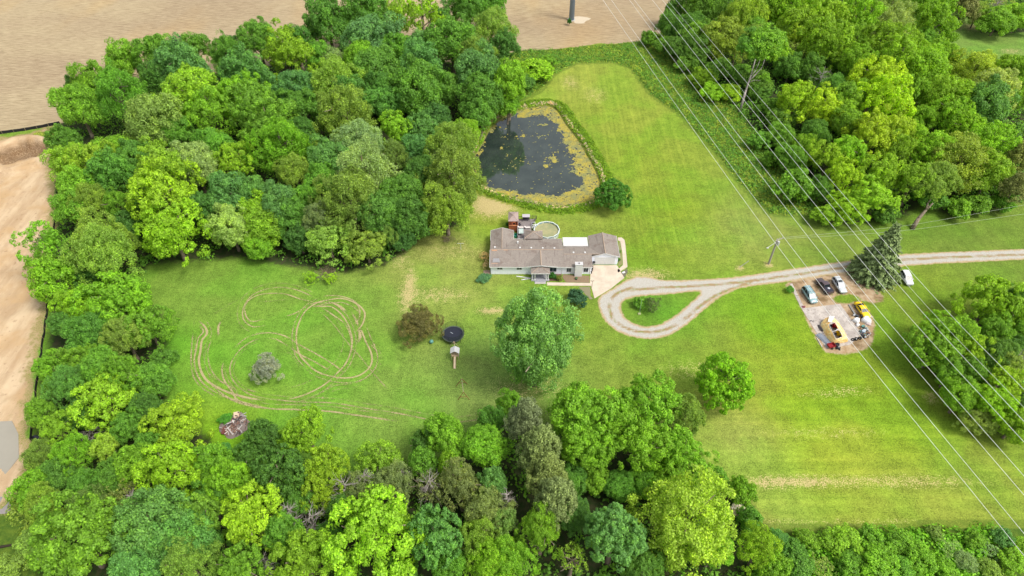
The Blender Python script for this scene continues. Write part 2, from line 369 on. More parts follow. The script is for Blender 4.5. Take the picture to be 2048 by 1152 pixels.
# woodland floor: brown litter and dark greens
floor = t.mix(t.rng(n1, .35, .65), (.022, .042, .010, 1), (.048, .050, .022, 1))
col = t.mix(edge("woods", 3.5, 1.2), col, floor)
weedc = t.mix(t.rng(n1, .3, .7), (.045, .095, .012, 1), (.10, .155, .018, 1)); weedc = t.val(weedc, t.math('ADD', .6, t.math('MULTIPLY', n2, .8)))
col = t.mix(edge("weed", 1.0, .35), col, weedc)
# plough-stubble field
fx_ = t.noise(t.pos((.25, 2.2, 1), math.radians(5)), 1.0, 4, .75); fbig = t.noise(t.pos((.012, .03, 1)), 1.0, 4)
fcol = t.mix(t.rng(fx_, .34, .68), A(158, 138, 108), A(202, 184, 148)); fcol = t.mix(t.rng(nfine, .5, .75), fcol, A(214, 198, 156))
fcol = t.mix(t.math('MULTIPLY', t.rng(fbig, .42, .62), .75), fcol, t.mix(1.0, fcol, (.84, .80, .82, 1), 'MULTIPLY'))
fcol = t.mix(t.math('MULTIPLY', t.rng(t.noise(t.pos((.03, .012, 1), 1.2), 1.0, 3), .5, .7), .6), fcol, t.mix(1.0, fcol, (1.12, 1.0, .8, 1), 'MULTIPLY'))
col = t.mix(edge("field", .9, .35), col, fcol)
# bare graded site
sx = t.noise(t.pos((.3, .06, 1), .15), 1.0, 5, .7, .25); s2 = t.noise(p, .12, 4, .6)
scol = t.mix(t.rng(sx, .32, .68), A(196, 166, 130), A(226, 200, 164)); scol = t.mix(t.rng(s2, .45, .7), scol, A(206, 172, 128))
scol = t.mix(t.rng(n1, .58, .8), scol, A(164, 132, 100))
pitm = t.rng(t.attr("pit"), .0, 1.); scol = t.mix(t.math('MULTIPLY', pitm, t.rng(n2, .2, .6)), scol, A(128, 100, 72))
sg = t.rng(t.math('ADD', t.attr("site"), t.math('MULTIPLY', n1, 5)), 3.4, 5.4)       # weedy fringe thins out inward
scol = t.mix(sg, t.mix(t.rng(n2, .4, .6), A(150, 150, 78), A(186, 160, 122)), scol)
col = t.mix(edge("site", 1.6, .5), col, scol)
# parking dirt
dcol = t.mix(t.rng(n1, .3, .7), A(176, 146, 112), A(204, 182, 150)); dcol = t.mix(t.rng(n4, .5, .68), dcol, A(136, 112, 80)); dcol = t.val(dcol, t.math('ADD', .75, t.math('MULTIPLY', n2, .5)))
dcol = t.mix(t.rng(t.noise(p, .5, 4), .60, .72), dcol, A(128, 140, 60))
col = t.mix(edge("dirt", 1.5, .35), col, dcol)
# gravel drive: pale wheel tracks, sandy verge and crown
gr = t.mix(t.rng(n2, .3, .7), A(174, 168, 154), A(210, 206, 196)); gr = t.mix(t.rng(nfine, .5, .8), gr, A(240, 234, 226))
crown = t.rng(t.math('ADD', t.attr("dcl"), t.math('MULTIPLY', t.math('SUBTRACT', n1, .5), .9)), .65, .15)
verge = t.rng(t.math('ADD', t.attr("drive"), t.math('MULTIPLY', n1, 1.2)), 1.35, .75)
sand = t.mix(t.rng(n2, .35, .65), A(186, 160, 112), A(204, 184, 148))
gr = t.mix(t.math('MULTIPLY', crown, t.rng(n4, .3, .5)), gr, t.mix(t.rng(n1, .5, .6), A(170, 146, 108), A(146, 148, 74)))
gr = t.mix(verge, gr, sand)
col = t.mix(edge("drive", .9, .22), col, gr)
# pond bank and bed
mud = t.mix(t.rng(n1, .3, .7), A(110, 105, 70), A(150, 138, 100)); bank = t.rng(t.math('ADD', t.attr('pond'), t.math('MULTIPLY', n1, 1.5)), -3.4, -2.2); col = t.mix(t.math('MULTIPLY', bank, .9), col, t.mix(t.rng(n1, .3, .65), A(96, 128, 30), A(140, 150, 46)))
col = t.mix(edge("pond", 1.0, .4, .0), col, mud)
hb = t.math('ADD', n2, t.math('MULTIPLY', nfine, .6))
GROUND = t.done(t.bsdf(col, .95, .12, t.bump(hb, .55, .12)))
pit = np.clip(1.4-np.sqrt(((X-PIT[0])/6.5)**2+((Y-PIT[1])/5.)**2), 0, 1)*2
AT = dict(field=f_sd, site=s_sd, drive=d_sd, dirt=g_sd, pond=p_sd, woods=w_sd, weed=e_sd, dcl=dcl, dry=dry, tint=tint, zone=zone, pit=pit, mow=mow)
VV = np.column_stack([X, Y, Z])
def sub(mask, name):
    Fs = F[mask]; used, inv = np.unique(Fs.ravel(), return_inverse=True)
    me = npmesh(name, VV[used], inv.reshape(Fs.shape), GROUND, {k: v[used] for k, v in AT.items()}, smooth=True)
    return tag(addobj(name, me), kind='structure')
sub(fm & ~dm, "farm_field"); sub(sm, "construction_ground"); sub(dm & ~fm, "gravel_driveway"); sub(gm & ~fm & ~sm, "parking_dirt"); sub(~fm & ~sm & ~dm & ~gm, "lawn")

# ---------------- pond water and floating algae
t = NT("pond_water"); p = t.pos()
nw = t.noise(p, .22, 4); wc = t.mix(t.rng(nw, .35, .65), (.020, .030, .025, 1), (.034, .046, .038, 1))
WATER = t.done(t.bsdf(wc, .05, .5, t.bump(t.noise(p, 2.5, 2), .02, .02), IOR=1.75))
mb = MB(); wp = POND+(POND-POND.mean(0))*.03
mb.add([(q[0], q[1], -.5) for q in wp], [tuple(range(len(wp)))]); tag(mb.build("pond_water", WATER), kind='structure')
t = NT("algae_mat"); p = t.pos(); n_ = t.noise(p, .5, 4); n2_ = t.noise(p, 5, 3)
ac = t.mix(t.rng(n_, .35, .62), A(160, 158, 92), A(204, 184, 66)); ac = t.mix(t.rng(n2_, .42, .66), ac, A(122, 128, 88))
ALG = t.done(t.bsdf(ac, .8, .3, t.bump(n2_, .5, .05)))
q = .18; lo = POND.min(0)-1; hi = POND.max(0)+1
ax, ay = np.meshgrid(np.arange(lo[0], hi[0], q), np.arange(lo[1], hi[1], q)); ax = ax.ravel(); ay = ay.ravel()
ax0 = ax; sd = sdist(ax, ay, POND, 30)+1.0; cw = P(1055, 305, -.5)
fr = .5*vnoise(ax, ay, 3.2, 21)+.3*vnoise(ax, ay, 1.2, 22)+.2*vnoise(ax, ay, .5, 23)
right = 1/(1+np.exp(-(ax-P(1140, 330, -.5)[0])/2.0)); low = 1/(1+np.exp((ay-P(1060, 380, -.5)[1])/1.0)); up = 1/(1+np.exp(-(ay-P(1060, 238, -.5)[1])/1.4))*(ax > P(1035, 230)[0])
wid = .7+right*6.6+low*4.4+up*5.0
keep = (sd > .0) & (((fr+.16*(vnoise(ax, ay, .35, 41)-.5) > .5+.30*(sd-wid)/2.2) & (vnoise(ax, ay, .5, 42) > .18)) | ((fr > .745+.07*vnoise(ax, ay, .45, 31)-.10*(vnoise(ax, ay, .3, 32) > .86)) & (ax > P(985, 300)[0])) | ((vnoise(ax, ay, .42, 33) > .93) & (vnoise(ax, ay, 4, 34) > .35) & (ax > P(985, 300)[0])))
cx_, cy_ = ax[keep], ay[keep]; o4 = np.array([(-.5, -.5), (.5, -.5), (.5, .5), (-.5, .5)])*q*1.12
Va = np.concatenate([np.stack([cx_+a, cy_+b, np.full(len(cx_), -.488)], 1)[:, None] for a, b in o4], 1).reshape(-1, 3)
Va[:, :2] += rng.normal(0, .03, (len(Va), 2)); Va[:, 2] += rng.uniform(0, .008, len(Va))
tag(addobj("pond_algae", npmesh("pond_algae", Va, np.arange(len(Va)).reshape(-1, 4), ALG)), "yellow green algae mats floating round the pond edge", "algae", kind='stuff')

# ---------------- foliage
def leafmat(name, trans=.45, yellow=(1.26, 1.14, .62, 1), ymix=.6):
    t = NT(name); oi = t.n.new("ShaderNodeObjectInfo")
    r = t.attr("rnd"); l = t.attr("lobe")
    c = t.val(oi.outputs["Color"], t.math('ADD', .62, t.math('MULTIPLY', r, .76)))
    c = t.val(c, t.math('ADD', .82, t.math('MULTIPLY', l, .36)))
    c = t.mix(t.math('MULTIPLY', t.rng(t.math('ADD', t.math('MULTIPLY', l, .6), t.math('MULTIPLY', r, .4)), .45, .9), ymix), c, t.mix(1.0, c, yellow, 'MULTIPLY'))
    a = t.bsdf(c, .55, .28); tr = t.n.new("ShaderNodeBsdfTranslucent"); t.l.new(t.mix(1.0, c, (1.3, 1.15, .6, 1), 'MULTIPLY'), tr.inputs[0])
    m = t.n.new("ShaderNodeMixShader"); m.inputs[0].default_value = trans; t.l.new(a, m.inputs[1]); t.l.new(tr.outputs[0], m.inputs[2])
    return t.done(m.outputs[0])
LEAF = leafmat("leaf"); NEEDLE = leafmat("needle", .12, (1.2, 1.1, .8, 1), .3)
t = NT("bark"); p = t.pos((1, 1, .25), obj=True); BARK = t.done(t.bsdf(t.mix(t.rng(t.noise(p, 6, 4), .3, .7), A(118, 104, 88), A(170, 156, 136)), .95, .1))
t = NT("dead_wood"); p = t.pos(obj=True); DEAD = t.done(t.bsdf(t.mix(t.rng(t.noise(p, 3, 4), .3, .7), A(142, 132, 124), A(194, 186, 178)), .9, .1))

def unit(n, r): v = r.normal(size=(n, 3)); return v/np.linalg.norm(v, axis=1)[:, None]
def leaves(C, N, size, r, fold=.25, stretch=1.4):
    """one folded leaf spray (two triangles) at each centre C facing N"""
    n = len(C); T = unit(n, r); T = T-(T*N).sum(1)[:, None]*N; T /= np.linalg.norm(T, axis=1)[:, None]+1e-9
    B = np.cross(N, T); s = (size*r.uniform(.6, 1.35, n))[:, None]
    V = np.stack([C-T*s*stretch*.5, C-B*s*.5-N*s*fold*.5, C+T*s*stretch*.5, C+B*s*.5-N*s*fold*.5], 1).reshape(-1, 3)
    return V
def crown_mesh(name, seed, R=7., RV=7., nl=48, lr=.30, ns=9, nm=24, leaf=.42, env=.16, out=.8, shape='round', mat=None, gap=0., droop=0., updir=.35, spread=.6, low=-.45):
    r = np.random.default_rng(seed); g = (1+5**.5)/2
    i = np.arange(nl*3)+.5; ph = np.arccos(1-2*i/(nl*3)); th = 2*np.pi*i/g
    D = np.stack([np.cos(th)*np.sin(ph), np.sin(th)*np.sin(ph), np.cos(ph)], 1); D = D+r.normal(0, .10, D.shape); D /= np.linalg.norm(D, axis=1)[:, None]
    D = D[D[:, 2] > low]; D = D[r.permutation(len(D))[:nl]]
    e = unit(5, r); k = r.uniform(1.5, 3, 5); E = 1+env*sum(np.sin(k[j]*(D@e[j])*2+j*1.7) for j in range(5))/2.2
    if shape == 'cone': hz = (D[:, 2]+1)/2; E = E*1; 
    rad = out*E*r.uniform(.82, 1.1, nl)
    # inner lobes fill the body
    ni = nl//2; Di = unit(ni, r); Di[:, 2] = np.abs(Di[:, 2])*.9-.2
    LC = np.concatenate([D*rad[:, None], Di*r.uniform(.3, .62, ni)[:, None]]); LD = np.concatenate([D, Di])
    LR = np.concatenate([lr*r.uniform(.7, 1.3, nl), lr*1.25*np.ones(ni)])
    if shape == 'oval': LC[:, :2] *= (1-.28*np.clip(LC[:, 2], -1, 1))[:, None]
    if shape == 'cone':
        z = LC[:, 2]; LC[:, :2] *= np.clip(1.0-.62*(z+.6)/1.6, .22, 1.1)[:, None]
    L = len(LC); d = unit(L*ns, r)+np.repeat(LD, ns, 0)*.8; d[:, 2] += .15; d /= np.linalg.norm(d, axis=1)[:, None]
    SC_ = np.repeat(LC, ns, 0)+d*np.repeat(LR, ns)[:, None]*.72*r.uniform(.7, 1.15, (L*ns, 1)); SR = np.repeat(LR, ns)*r.uniform(.32, .5, L*ns)
    if gap: kp = r.random(L*ns) > gap; SC_, SR, d = SC_[kp], SR[kp], d[kp]
    lobe = np.repeat(r.random(L), ns) if not gap else np.repeat(r.random(L), ns)[kp]
    m = len(SC_); q = unit(m*nm, r)+np.repeat(d, nm, 0)*.55; q[:, 2] += .2; q /= np.linalg.norm(q, axis=1)[:, None]
    C = np.repeat(SC_, nm, 0)+q*np.repeat(SR, nm)[:, None]*r.uniform(.7, 1.2, (m*nm, 1))
    if droop: C[:, 2] -= droop*r.random(len(C))**2
    lb = np.repeat(lobe, nm)*.7+np.repeat(r.random(m), nm)*.3
    rr = np.linalg.norm(C, axis=1); kp = (rr > .42) | (r.random(len(C)) < .35); C, q, lb = C[kp], q[kp], lb[kp]
    C = C*np.array([R, R, RV]); N = q+r.normal(0, spread*.6, q.shape)+np.array([0, 0, updir]); N /= np.linalg.norm(N, axis=1)[:, None]
    V = leaves(C, N, leaf, r); n = len(C)
    return npmesh(name, V, np.arange(n*4).reshape(-1, 4), mat or LEAF, fattrs=dict(rnd=r.random(n), lobe=lb))
def conifer_mesh(name, seed, R=1., Hh=2.6, layers=28, leaf=.06, n0=18, perb=95):
    """whorls of drooping boughs on a cone, unit base radius, height Hh, base at z=0"""
    r = np.random.default_rng(seed); C = []; N = []; lb = []
    for i in range(layers):
        f = i/layers; z = Hh*(.04+.96*f); rad = R*(1-f)**.85*r.uniform(.88, 1.08)+.03
        nb = max(4, int(n0*(1-f)+3)); a0 = r.random()*6
        for b in range(nb):
            a = a0+b*2*np.pi/nb+r.normal(0, .12); L = rad*r.uniform(.75, 1.18); m = int(perb*(.25+.75*L/R)); s = r.random(m)**.6
            side = r.normal(0, .075, m)*(1.15-s)*1.6; ln = L*s
            x = np.cos(a)*ln-np.sin(a)*side; y = np.sin(a)*ln+np.cos(a)*side; zz = z-.22*L*s**1.5+.07*s**3+r.normal(0, .02, m)
            C.append(np.stack([x, y, zz], 1)); nn = np.stack([np.cos(a)*.5+r.normal(0, .4, m), np.sin(a)*.5+r.normal(0, .4, m), np.full(m, .8)], 1); N.append(nn); lb.append(np.full(m, r.random())*.6+.4*s)
    C = np.concatenate(C); N = np.concatenate(N); N /= np.linalg.norm(N, axis=1)[:, None]; lb = np.concatenate(lb)
    V = leaves(C, N, leaf, r, .2, 1.7); n = len(C)
    return npmesh(name, V, np.arange(n*4).reshape(-1, 4), NEEDLE, fattrs=dict(rnd=r.random(n), lobe=lb))
PR = {
 'big':   [crown_mesh("crown_broad", 10+i, 9, 8.5, 80, .24, 10, 26, .36, .2, .80) for i in range(4)],
 'med':   [crown_mesh("crown_medium", 20+i, 6.2, 6.2, 50, .28, 9, 24, .32, .2, .78) for i in range(4)],
 'fine':  [crown_mesh("crown_feathery", 30+i, 8, 8.5, 120, .17, 8, 24, .25, .24, .85, 'oval', droop=.10, spread=1.3, updir=.1) for i in range(3)],
 'dense': [crown_mesh("crown_dense", 40+i, 6, 6, 130, .15, 8, 20, .25, .05, .88, spread=.7) for i in range(2)],
 'clump': [crown_mesh("crown_clumped", 50+i, 9, 8.5, 72, .20, 9, 28, .35, .24, .86, gap=.12) for i in range(3)],
 'airy':  [crown_mesh("crown_airy", 60+i, 6, 6, 50, .19, 8, 20, .28, .3, .85, gap=.35, spread=1.1) for i in range(2)],
 'bush':  [crown_mesh("crown_bushy", 70+i, 3, 2.6, 34, .32, 8, 22, .22, .2, .76, spread=.8, low=-.3) for i in range(3)],
 'ever':  [crown_mesh("crown_pine", 80+i, 6, 9, 110, .17, 8, 22, .23, .16, .85, 'cone', NEEDLE, spread=1.4, updir=.15) for i in range(2)],
 'twig':  [crown_mesh("crown_thin", 90, 4, 4, 36, .2, 6, 9, .22, .3, .8, gap=.3, spread=1.6, mat=None)],
}
SPRUCE = conifer_mesh("crown_spruce", 5)
def branch(mb, a, d, L, r0, rr, dep, n=6, bend=.35, kids=4):
    """a limb with forked side branches"""
    pts = [Vector(a)]; rad = [r0]; dd = Vector(d).normalized(); seg = 4
    for i in range(seg):
        dd = (dd+Vector((rr.uniform(-1, 1), rr.uniform(-1, 1), rr.uniform(-.3, .8)))*bend*.4).normalized()
        pts.append(pts[-1]+dd*L/seg); rad.append(r0*(1-.8*(i+1)/seg)+.003)
    mb.path(pts, rad, n)
    if dep:
        for k in range(kids):
            i = rr.randint(1, seg-1); u = dd.orthogonal().normalized(); u.rotate(Matrix.Rotation(rr.uniform(0, 6.3), 3, dd))
            branch(mb, pts[i], dd*.8+u*.9, L*rr.uniform(.4, .65), rad[i]*.6, rr, dep-1, 5 if dep > 1 else 4, bend, kids)
def trunk_mesh(seed, lean=0):
    """unit trunk, 1 tall, limbs from half height"""
    rr = random.Random(seed); mb = MB(); pts = [Vector((0, 0, -.03)), Vector((0, 0, .1)), Vector((.01+lean*.2, 0, .35)), Vector((lean*.5, .01, .6)), Vector((lean, 0, .85))]
    mb.path(pts, [.032, .024, .019, .013, .004], 8)
    for k in range(8):
        a = k*2.4+rr.random(); z = .28+.05*k
        branch(mb, (lean*z*.8, 0, z), (math.cos(a), math.sin(a), 1.1), .22, .008, rr, 1, 5, .3, 2)
    return mb.mesh("trunk", BARK, True)
TR = [trunk_mesh(i) for i in range(3)]
def trunk_plain():
    return MB().tube((0, 0, -.02), (0, 0, .95), .022, .004, 8).mesh("trunk", BARK, True)
TRP = trunk_plain()
HUE = dict(Y=(144, 180, 46), L=(118, 164, 46), G=(98, 146, 54), D=(80, 124, 54), B=(98, 146, 78), O=(130, 158, 70), P=(152, 182, 70), K=(134, 148, 90), S=(142, 168, 106), M=(134, 174, 46), R=(118, 128, 78))
HUE = {k: tuple(v_*.84+m_*.16 for v_, m_ in zip(v, (112, 154, 54))) for k, v in HUE.items()}
CN = dict(Y='bright yellow-green', L='lime green', G='mid green', D='dark green', B='blue-green', O='olive green', P='pale yellowish', K='brownish olive', S='pale sage green', M='yellow-lime', R='dull reddish green')
KFOL = 0.78
RWORD = dict(big='broad tree', med='round tree', fine='feathery tree', dense='dense round tree', clump='clumpy tree', airy='open-crowned tree', bush='bush', ever='evergreen', twig='thin-leaved tree', giant='tall tree', spruce='spruce')
TREES = []; _cnt = [0]; WARM = (1, 1, 1)
def tree(cx, cy, r, kind='big', hue='G', label=None, Hh=None, low=None, name=None, cat=None, place=None, oval=1.0):
    i = _cnt[0]; _cnt[0] += 1
    rr = random.Random(i*13+5)
    rm = r*depth(P(cx, cy, 9))/FPX
    if Hh is None:
        Hh = {'bush': 1.75*rm, 'airy': 2.4*rm+2, 'dense': 2.0*rm+1.5, 'ever': 2.6*rm+4, 'twig': 2.2*rm}.get(kind, min(max(1.9*rm+5, 7), 20))
    rv = min(Hh*.48, max(rm*1.15*oval, Hh*(.36 if kind != 'bush' else .48)))
    if kind == 'giant': rv = Hh*.485
    if kind == 'bush': rv = Hh*.5
    zc = Hh-rv; c = P(cx, cy, zc); 
    base = (c.x, c.y, gh(c.x, c.y))
    bush = kind == 'bush'
    nm = name or ("shrub" if bush else {'fine': 'willow_tree', 'ever': 'pine_tree', 'clump': 'walnut_tree', 'dense': 'maple_tree'}.get(kind, "broadleaf_tree"))
    root = thing(nm, None, cat or ('shrub' if bush else 'tree'), base)
    pr = PR[kind]; me = pr[i % len(pr)]
    R0 = {'big': (9, 8.5), 'med': (6.2, 6.2), 'fine': (8, 8.5), 'dense': (6, 6), 'clump': (9, 8.5), 'airy': (6, 6), 'bush': (3, 2.6), 'ever': (6, 9), 'twig': (4, 4), 'giant': (9, 12)}[kind]
    col = HUE[hue] if isinstance(hue, str) else hue; col = (112, 126, 72) if kind == 'ever' else col; j = rr.uniform(.94, 1.07); col = tuple(a_*b_ for a_, b_ in zip(col, WARM))
    col = A(min(255, col[0]*j*rr.uniform(.97, 1.03)), min(255, col[1]*j), min(255, col[2]*rr.uniform(.9, 1.1)), KFOL)
    sx = rr.uniform(.95, 1.06)
    inst(me, 'crown', root, (0, 0, zc-base[2]), (0, 0, rr.uniform(0, 6.3)), (rm/R0[0]*sx, rm/R0[0]/sx, rv/R0[1]), col)
    tm = TRP if bush or kind == 'ever' else TR[i % 3]
    inst(tm, 'stem' if bush else 'trunk', root, (0, 0, 0), (0, 0, rr.uniform(0, 6.3)), (Hh*(1.2 if not bush else .8),)*2+(Hh,))
    TREES.append(dict(o=root, x=cx, y=cy, r=r, hue=hue if isinstance(hue, str) else 'R', kind=kind, label=label, place=place, rm=rm, area=None))
    return root
def rows(s, area, group, place=None):
    global WARM
    WARM = (1.08, 1.03, .9) if area in ('by the power lines', 'right-hand clump') else (1, 1, 1)
    """rows 'x y r kind hue [height]' of one stand"""
    n0 = len(TREES); low_ = .68 if 'brush' in area else 1
    K = dict(b='big', m='med', f='fine', d='dense', c='clump', a='airy', s='bush', e='ever', t='twig')
    for e in s.split(';'):
        q = e.split()
        if not q: continue
        tree(float(q[0]), float(q[1]), float(q[2]), K[q[3]], q[4], Hh=float(q[5])*low_ if len(q) > 5 else None)
    for T in TREES[n0:]: T['area'] = area; T['o']['group'] = group
# --- the wood beside the farm field and pond
rows("""247 126 36 b L;186 168 36 m L;152 182 15 m D 12;157 216 44 b L;130 285 30 m G 12;240 197 54 f G;320 114 42 b G;390 96 28 m G;365 142 50 b B;313 165 34 m D;382 197 58 c M;316 247 54 b O;420 232 48 c L;
484 202 44 c L;455 118 38 f G;460 93 20 m D;492 153 46 b B;517 85 38 b G;573 113 48 c M;593 82 26 m D 16;657 52 48 b D;728 40 46 b D;661 121 28 f S;790 30 28 c Y;845 37 44 a M;882 37 24 m D;750 84 54 b B;726 122 36 b L;
842 92 28 m B;939 18 38 b G;978 16 34 b G;984 62 42 f O;1009 95 28 b D;905 95 52 b G;946 112 38 f O;752 150 48 b G;837 135 44 b B;838 186 58 b G;956 150 50 b B;962 198 42 b G;1018 168 36 b L 18;1015 212 26 m L 10;962 232 30 m G 12;
672 175 58 f O;686 240 58 f O;588 186 42 b B;594 218 36 b G;508 218 48 c L;537 250 52 c L;765 187 38 b D;772 208 34 b B;564 296 54 f L;719 295 50 f S;730 352 62 f S;702 405 64 f O;800 262 34 c M 13;845 262 32 m B 13;
828 300 28 m B 12;790 312 32 f O 12;805 395 44 b G;813 440 42 b D 13;905 290 46 f O 19;905 358 60 f O 20;893 420 52 f O 15;930 270 32 f M 12;647 365 36 b G;658 322 42 b B;590 345 36 f O;502 395 38 b B;508 420 32 m M 12;558 412 42 b B;
522 452 46 b M 12;585 437 36 b G 12;636 436 30 f K 13;658 482 48 c O 10;733 495 44 c O 9;775 468 28 f O 9;520 490 38 b L 7;802 478 30 b D 7;
144 326 36 m M;150 378 38 m L;144 420 32 m L;196 326 42 c Y;222 308 34 m L;228 352 44 b G;186 404 38 f O;238 415 32 f L;325 343 50 c Y 19;332 400 62 c Y 20;347 468 62 c Y 16;391 331 46 b S;467 326 36 c M;457 399 46 b B;462 456 44 b S 13;
92 493 44 a L;82 530 36 t O;201 477 50 f O;210 508 58 f O;115 568 46 m L 12;253 456 32 m D 10;180 560 30 b D 8;430 300 40 b G;350 270 34 b G;600 270 34 b D;640 120 30 b G;790 100 32 b G;870 240 34 b D 12;760 430 44 b G;600 480 30 b D 8;270 320 36 b G;290 400 30 m D;410 420 36 b D;700 200 40 b G;880 180 36 b G;610 400 30 b G;840 350 34 b D 13""",
"field-side wood", "trees in the wood beside the farm field")
rows("""234 612 72 c L 13;156 620 42 c M 11;300 659 46 c L 11;182 669 44 b G 12;125 650 27 m D 9;250 675 44 f O 12;109 737 36 c L 10;156 727 36 c L 11;143 768 42 f B 11;250 750 32 c L 13;305 763 40 b G 9;203 737 38 b G 12;213 810 60 c M 12;355 853 60 c Y 10;86 831 28 m L 9;115 857 32 c M 9;147 906 38 f L 10;81 912 36 f O 8;259 850 32 b G 9;213 896 25 m P 8;
274 930 42 m L 10;346 947 62 c Y 13;424 927 42 m L 10;69 976 36 m L 8;89 1005 36 f O 8;170 976 36 b G 9;259 990 36 t K 9;184 1007 42 f O 8;161 1085 90 c L 16;311 1052 70 b B 16;372 1075 60 b B 14;404 1040 50 c L 13;461 964 46 b L 12;506 1036 58 c Y 15;274 1131 52 b B 13;375 1123 52 f O 14;484 1140 42 c L 13;20 1137 30 s O 4;95 1050 30 s L 4;60 1090 30 s O 3.5;
290 820 30 b D 9;160 835 30 m D 8;300 895 30 m G 8;230 955 36 b G 8;120 950 34 b G 8;330 720 22 s G 5;420 1000 34 b G 10""",
"left belt", "trees in the belt along the silt fence")
rows("""529 875 36 m D 9;497 912 30 m D 8;615 863 42 c M 11;581 886 30 c M 8;561 950 55 d D 13;653 935 44 c Y 12;644 981 36 c Y 11;762 932 48 c M 9;786 967 42 f K 11;892 872 44 b L 12;849 892 27 m D 9;843 930 32 m G 9;967 895 44 b L 12;898 927 28 m M 9;982 846 28 m G 9;1019 810 28 m L 10;921 970 44 f K 13;987 970 32 m B 11;970 1022 48 f K 12;751 1080 94 c M 18;
869 1074 54 d B 16;607 1123 54 c M 15;566 1071 40 b G 12;953 1080 42 f O 12;984 1126 48 f M 12;858 975 34 t K 11;720 985 36 f K 10;600 1000 34 b G 9;690 1020 36 b D 9;660 1080 32 b D 9;1050 845 42 e K 18;1076 905 54 e K 18;1094 955 50 e K 17;1108 1002 52 e K 17;1082 1061 44 f M 13;1019 1124 46 f L 12;1144 1116 32 t O 11;1011 1045 30 f S 10;
1152 832 58 b L 15;1294 814 64 c L 15;1211 838 52 c L 15;1368 830 42 f O 12;1282 885 58 c L 15;1180 898 46 b L 13;1352 896 42 c L 12;1392 943 42 c L 8;1337 952 36 b L 7;1195 963 28 m M 6;1240 975 36 b G 6;1150 955 30 b G 7;1285 960 34 b G 6;1227 1073 58 d B 15;1376 1053 106 f P 17;1498 1042 26 s G 5;1517 1096 42 f Y 10;1549 1142 32 s L 7;
1290 1130 40 b G 9;1150 1030 34 b D 8;1140 970 30 b G 8;1425 1100 36 b L 9;900 1130 36 b G 9;800 1140 36 b D 8;1430 960 26 s G 5;1310 975 34 s L 5;1400 985 30 s L 5""",
"lower wood", "trees in the lower wood")
rows("""1298 78 19 s D 5;1337 53 27 m D 11;1357 20 25 m D 12;1376 61 34 b D 13;1410 15 38 b D;1398 80 34 b G 13;1357 97 30 b D 10;1330 92 22 s G 6;1386 103 32 b D 11;1490 29 42 f O;1447 80 44 b O 15;1473 94 32 f O 13;1546 15 36 b L;1588 26 42 c L;1605 58 40 b L;1634 8 36 c L;1653 46 46 c M;1648 92 48 c L;1590 80 22 a P 13;1588 108 27 t S 12;1580 137 32 b D 10;
1376 127 26 s G 6;1405 157 28 s L 6;1425 185 27 s L 5.5;1459 187 25 s M 5;1515 165 32 s G 7;1520 188 24 s D 5;1480 150 26 s G 6;1440 140 28 s G 7;1590 206 40 c Y 14;1643 224 42 c Y 14;1663 181 32 f B 13;1690 230 36 b L 12;1719 50 46 c L;1773 38 52 f S;1777 70 42 f S;1855 12 42 c L;1869 54 44 c L;1886 117 32 b L 13;1848 88 27 b G 13;1765 97 46 c L;
1711 129 36 c L;1794 130 48 c L;1844 146 46 b L;1752 167 46 c Y;1773 208 50 c Y;1698 198 34 b G;1890 200 44 b L;1948 146 52 f P 15;1982 190 46 b S;2025 146 34 b L;2036 190 32 b L;1927 16 32 e D 14;1952 32 28 f O 9;1994 14 26 t S 11;1994 44 36 b G 10;2036 38 36 b L 10;1972 216 48 b B;1847 238 28 b L 12;1900 235 38 c L;1744 272 44 c Y;1792 264 32 c Y 14;
1694 247 30 b L;1819 268 26 b L;1656 319 36 c M 12;1694 305 32 c L;1792 300 32 c L;1689 358 34 c M 12;1758 352 40 c M 13;1736 397 46 c L 10;1694 419 36 c L 8;1825 363 36 c L 13;1650 432 28 s L 5;1917 322 70 f O 15;1972 297 50 c L 16;1980 347 38 b M 13;2036 320 36 e K 15;2028 376 32 e D 12;1917 419 26 s G 5;1958 411 24 s G 5;2005 405 24 s G 5;
1592 374 42 s G 8;1583 319 32 b G 9;1561 272 28 b G 8;1517 283 22 s B 5;1560 240 28 s G 7;1540 215 25 s G 6;1630 270 30 b D 10;1610 300 28 b L 9;1640 380 28 b D 8;1540 320 20 s G 4;1860 300 36 c L;1620 140 28 b D 11;1700 90 34 c L;1830 190 36 c L;1930 260 34 c L;1730 20 36 c L;1820 110 34 c L;1560 110 26 b G 10;1500 60 30 b G 13;1640 175 26 b D 9;1860 400 28 s D 6;1770 430 26 s D 5""",
"by the power lines", "trees in the wood right of the power lines")
rows("""1978 606 54 c L 12;2011 629 42 c L 11;2037 604 38 b G 11;1991 662 32 b G 10;1869 698 52 c L 11;1912 685 46 b L 11;1945 705 34 c M 11;1879 660 36 c L 9;1991 711 36 b D 11;2011 774 36 c Y 11;1922 794 38 b G 9;1985 804 36 b L 10;1945 838 30 f S 6;1975 850 20 f S 5;2028 850 40 b L 8;2043 700 32 b D 9;1940 745 36 b D 9;2020 735 30 f S 10;1900 745 32 b G 8;2044 660 30 b G 9;2040 815 26 b D 8""",
"right-hand clump", "trees in the clump at the right edge")
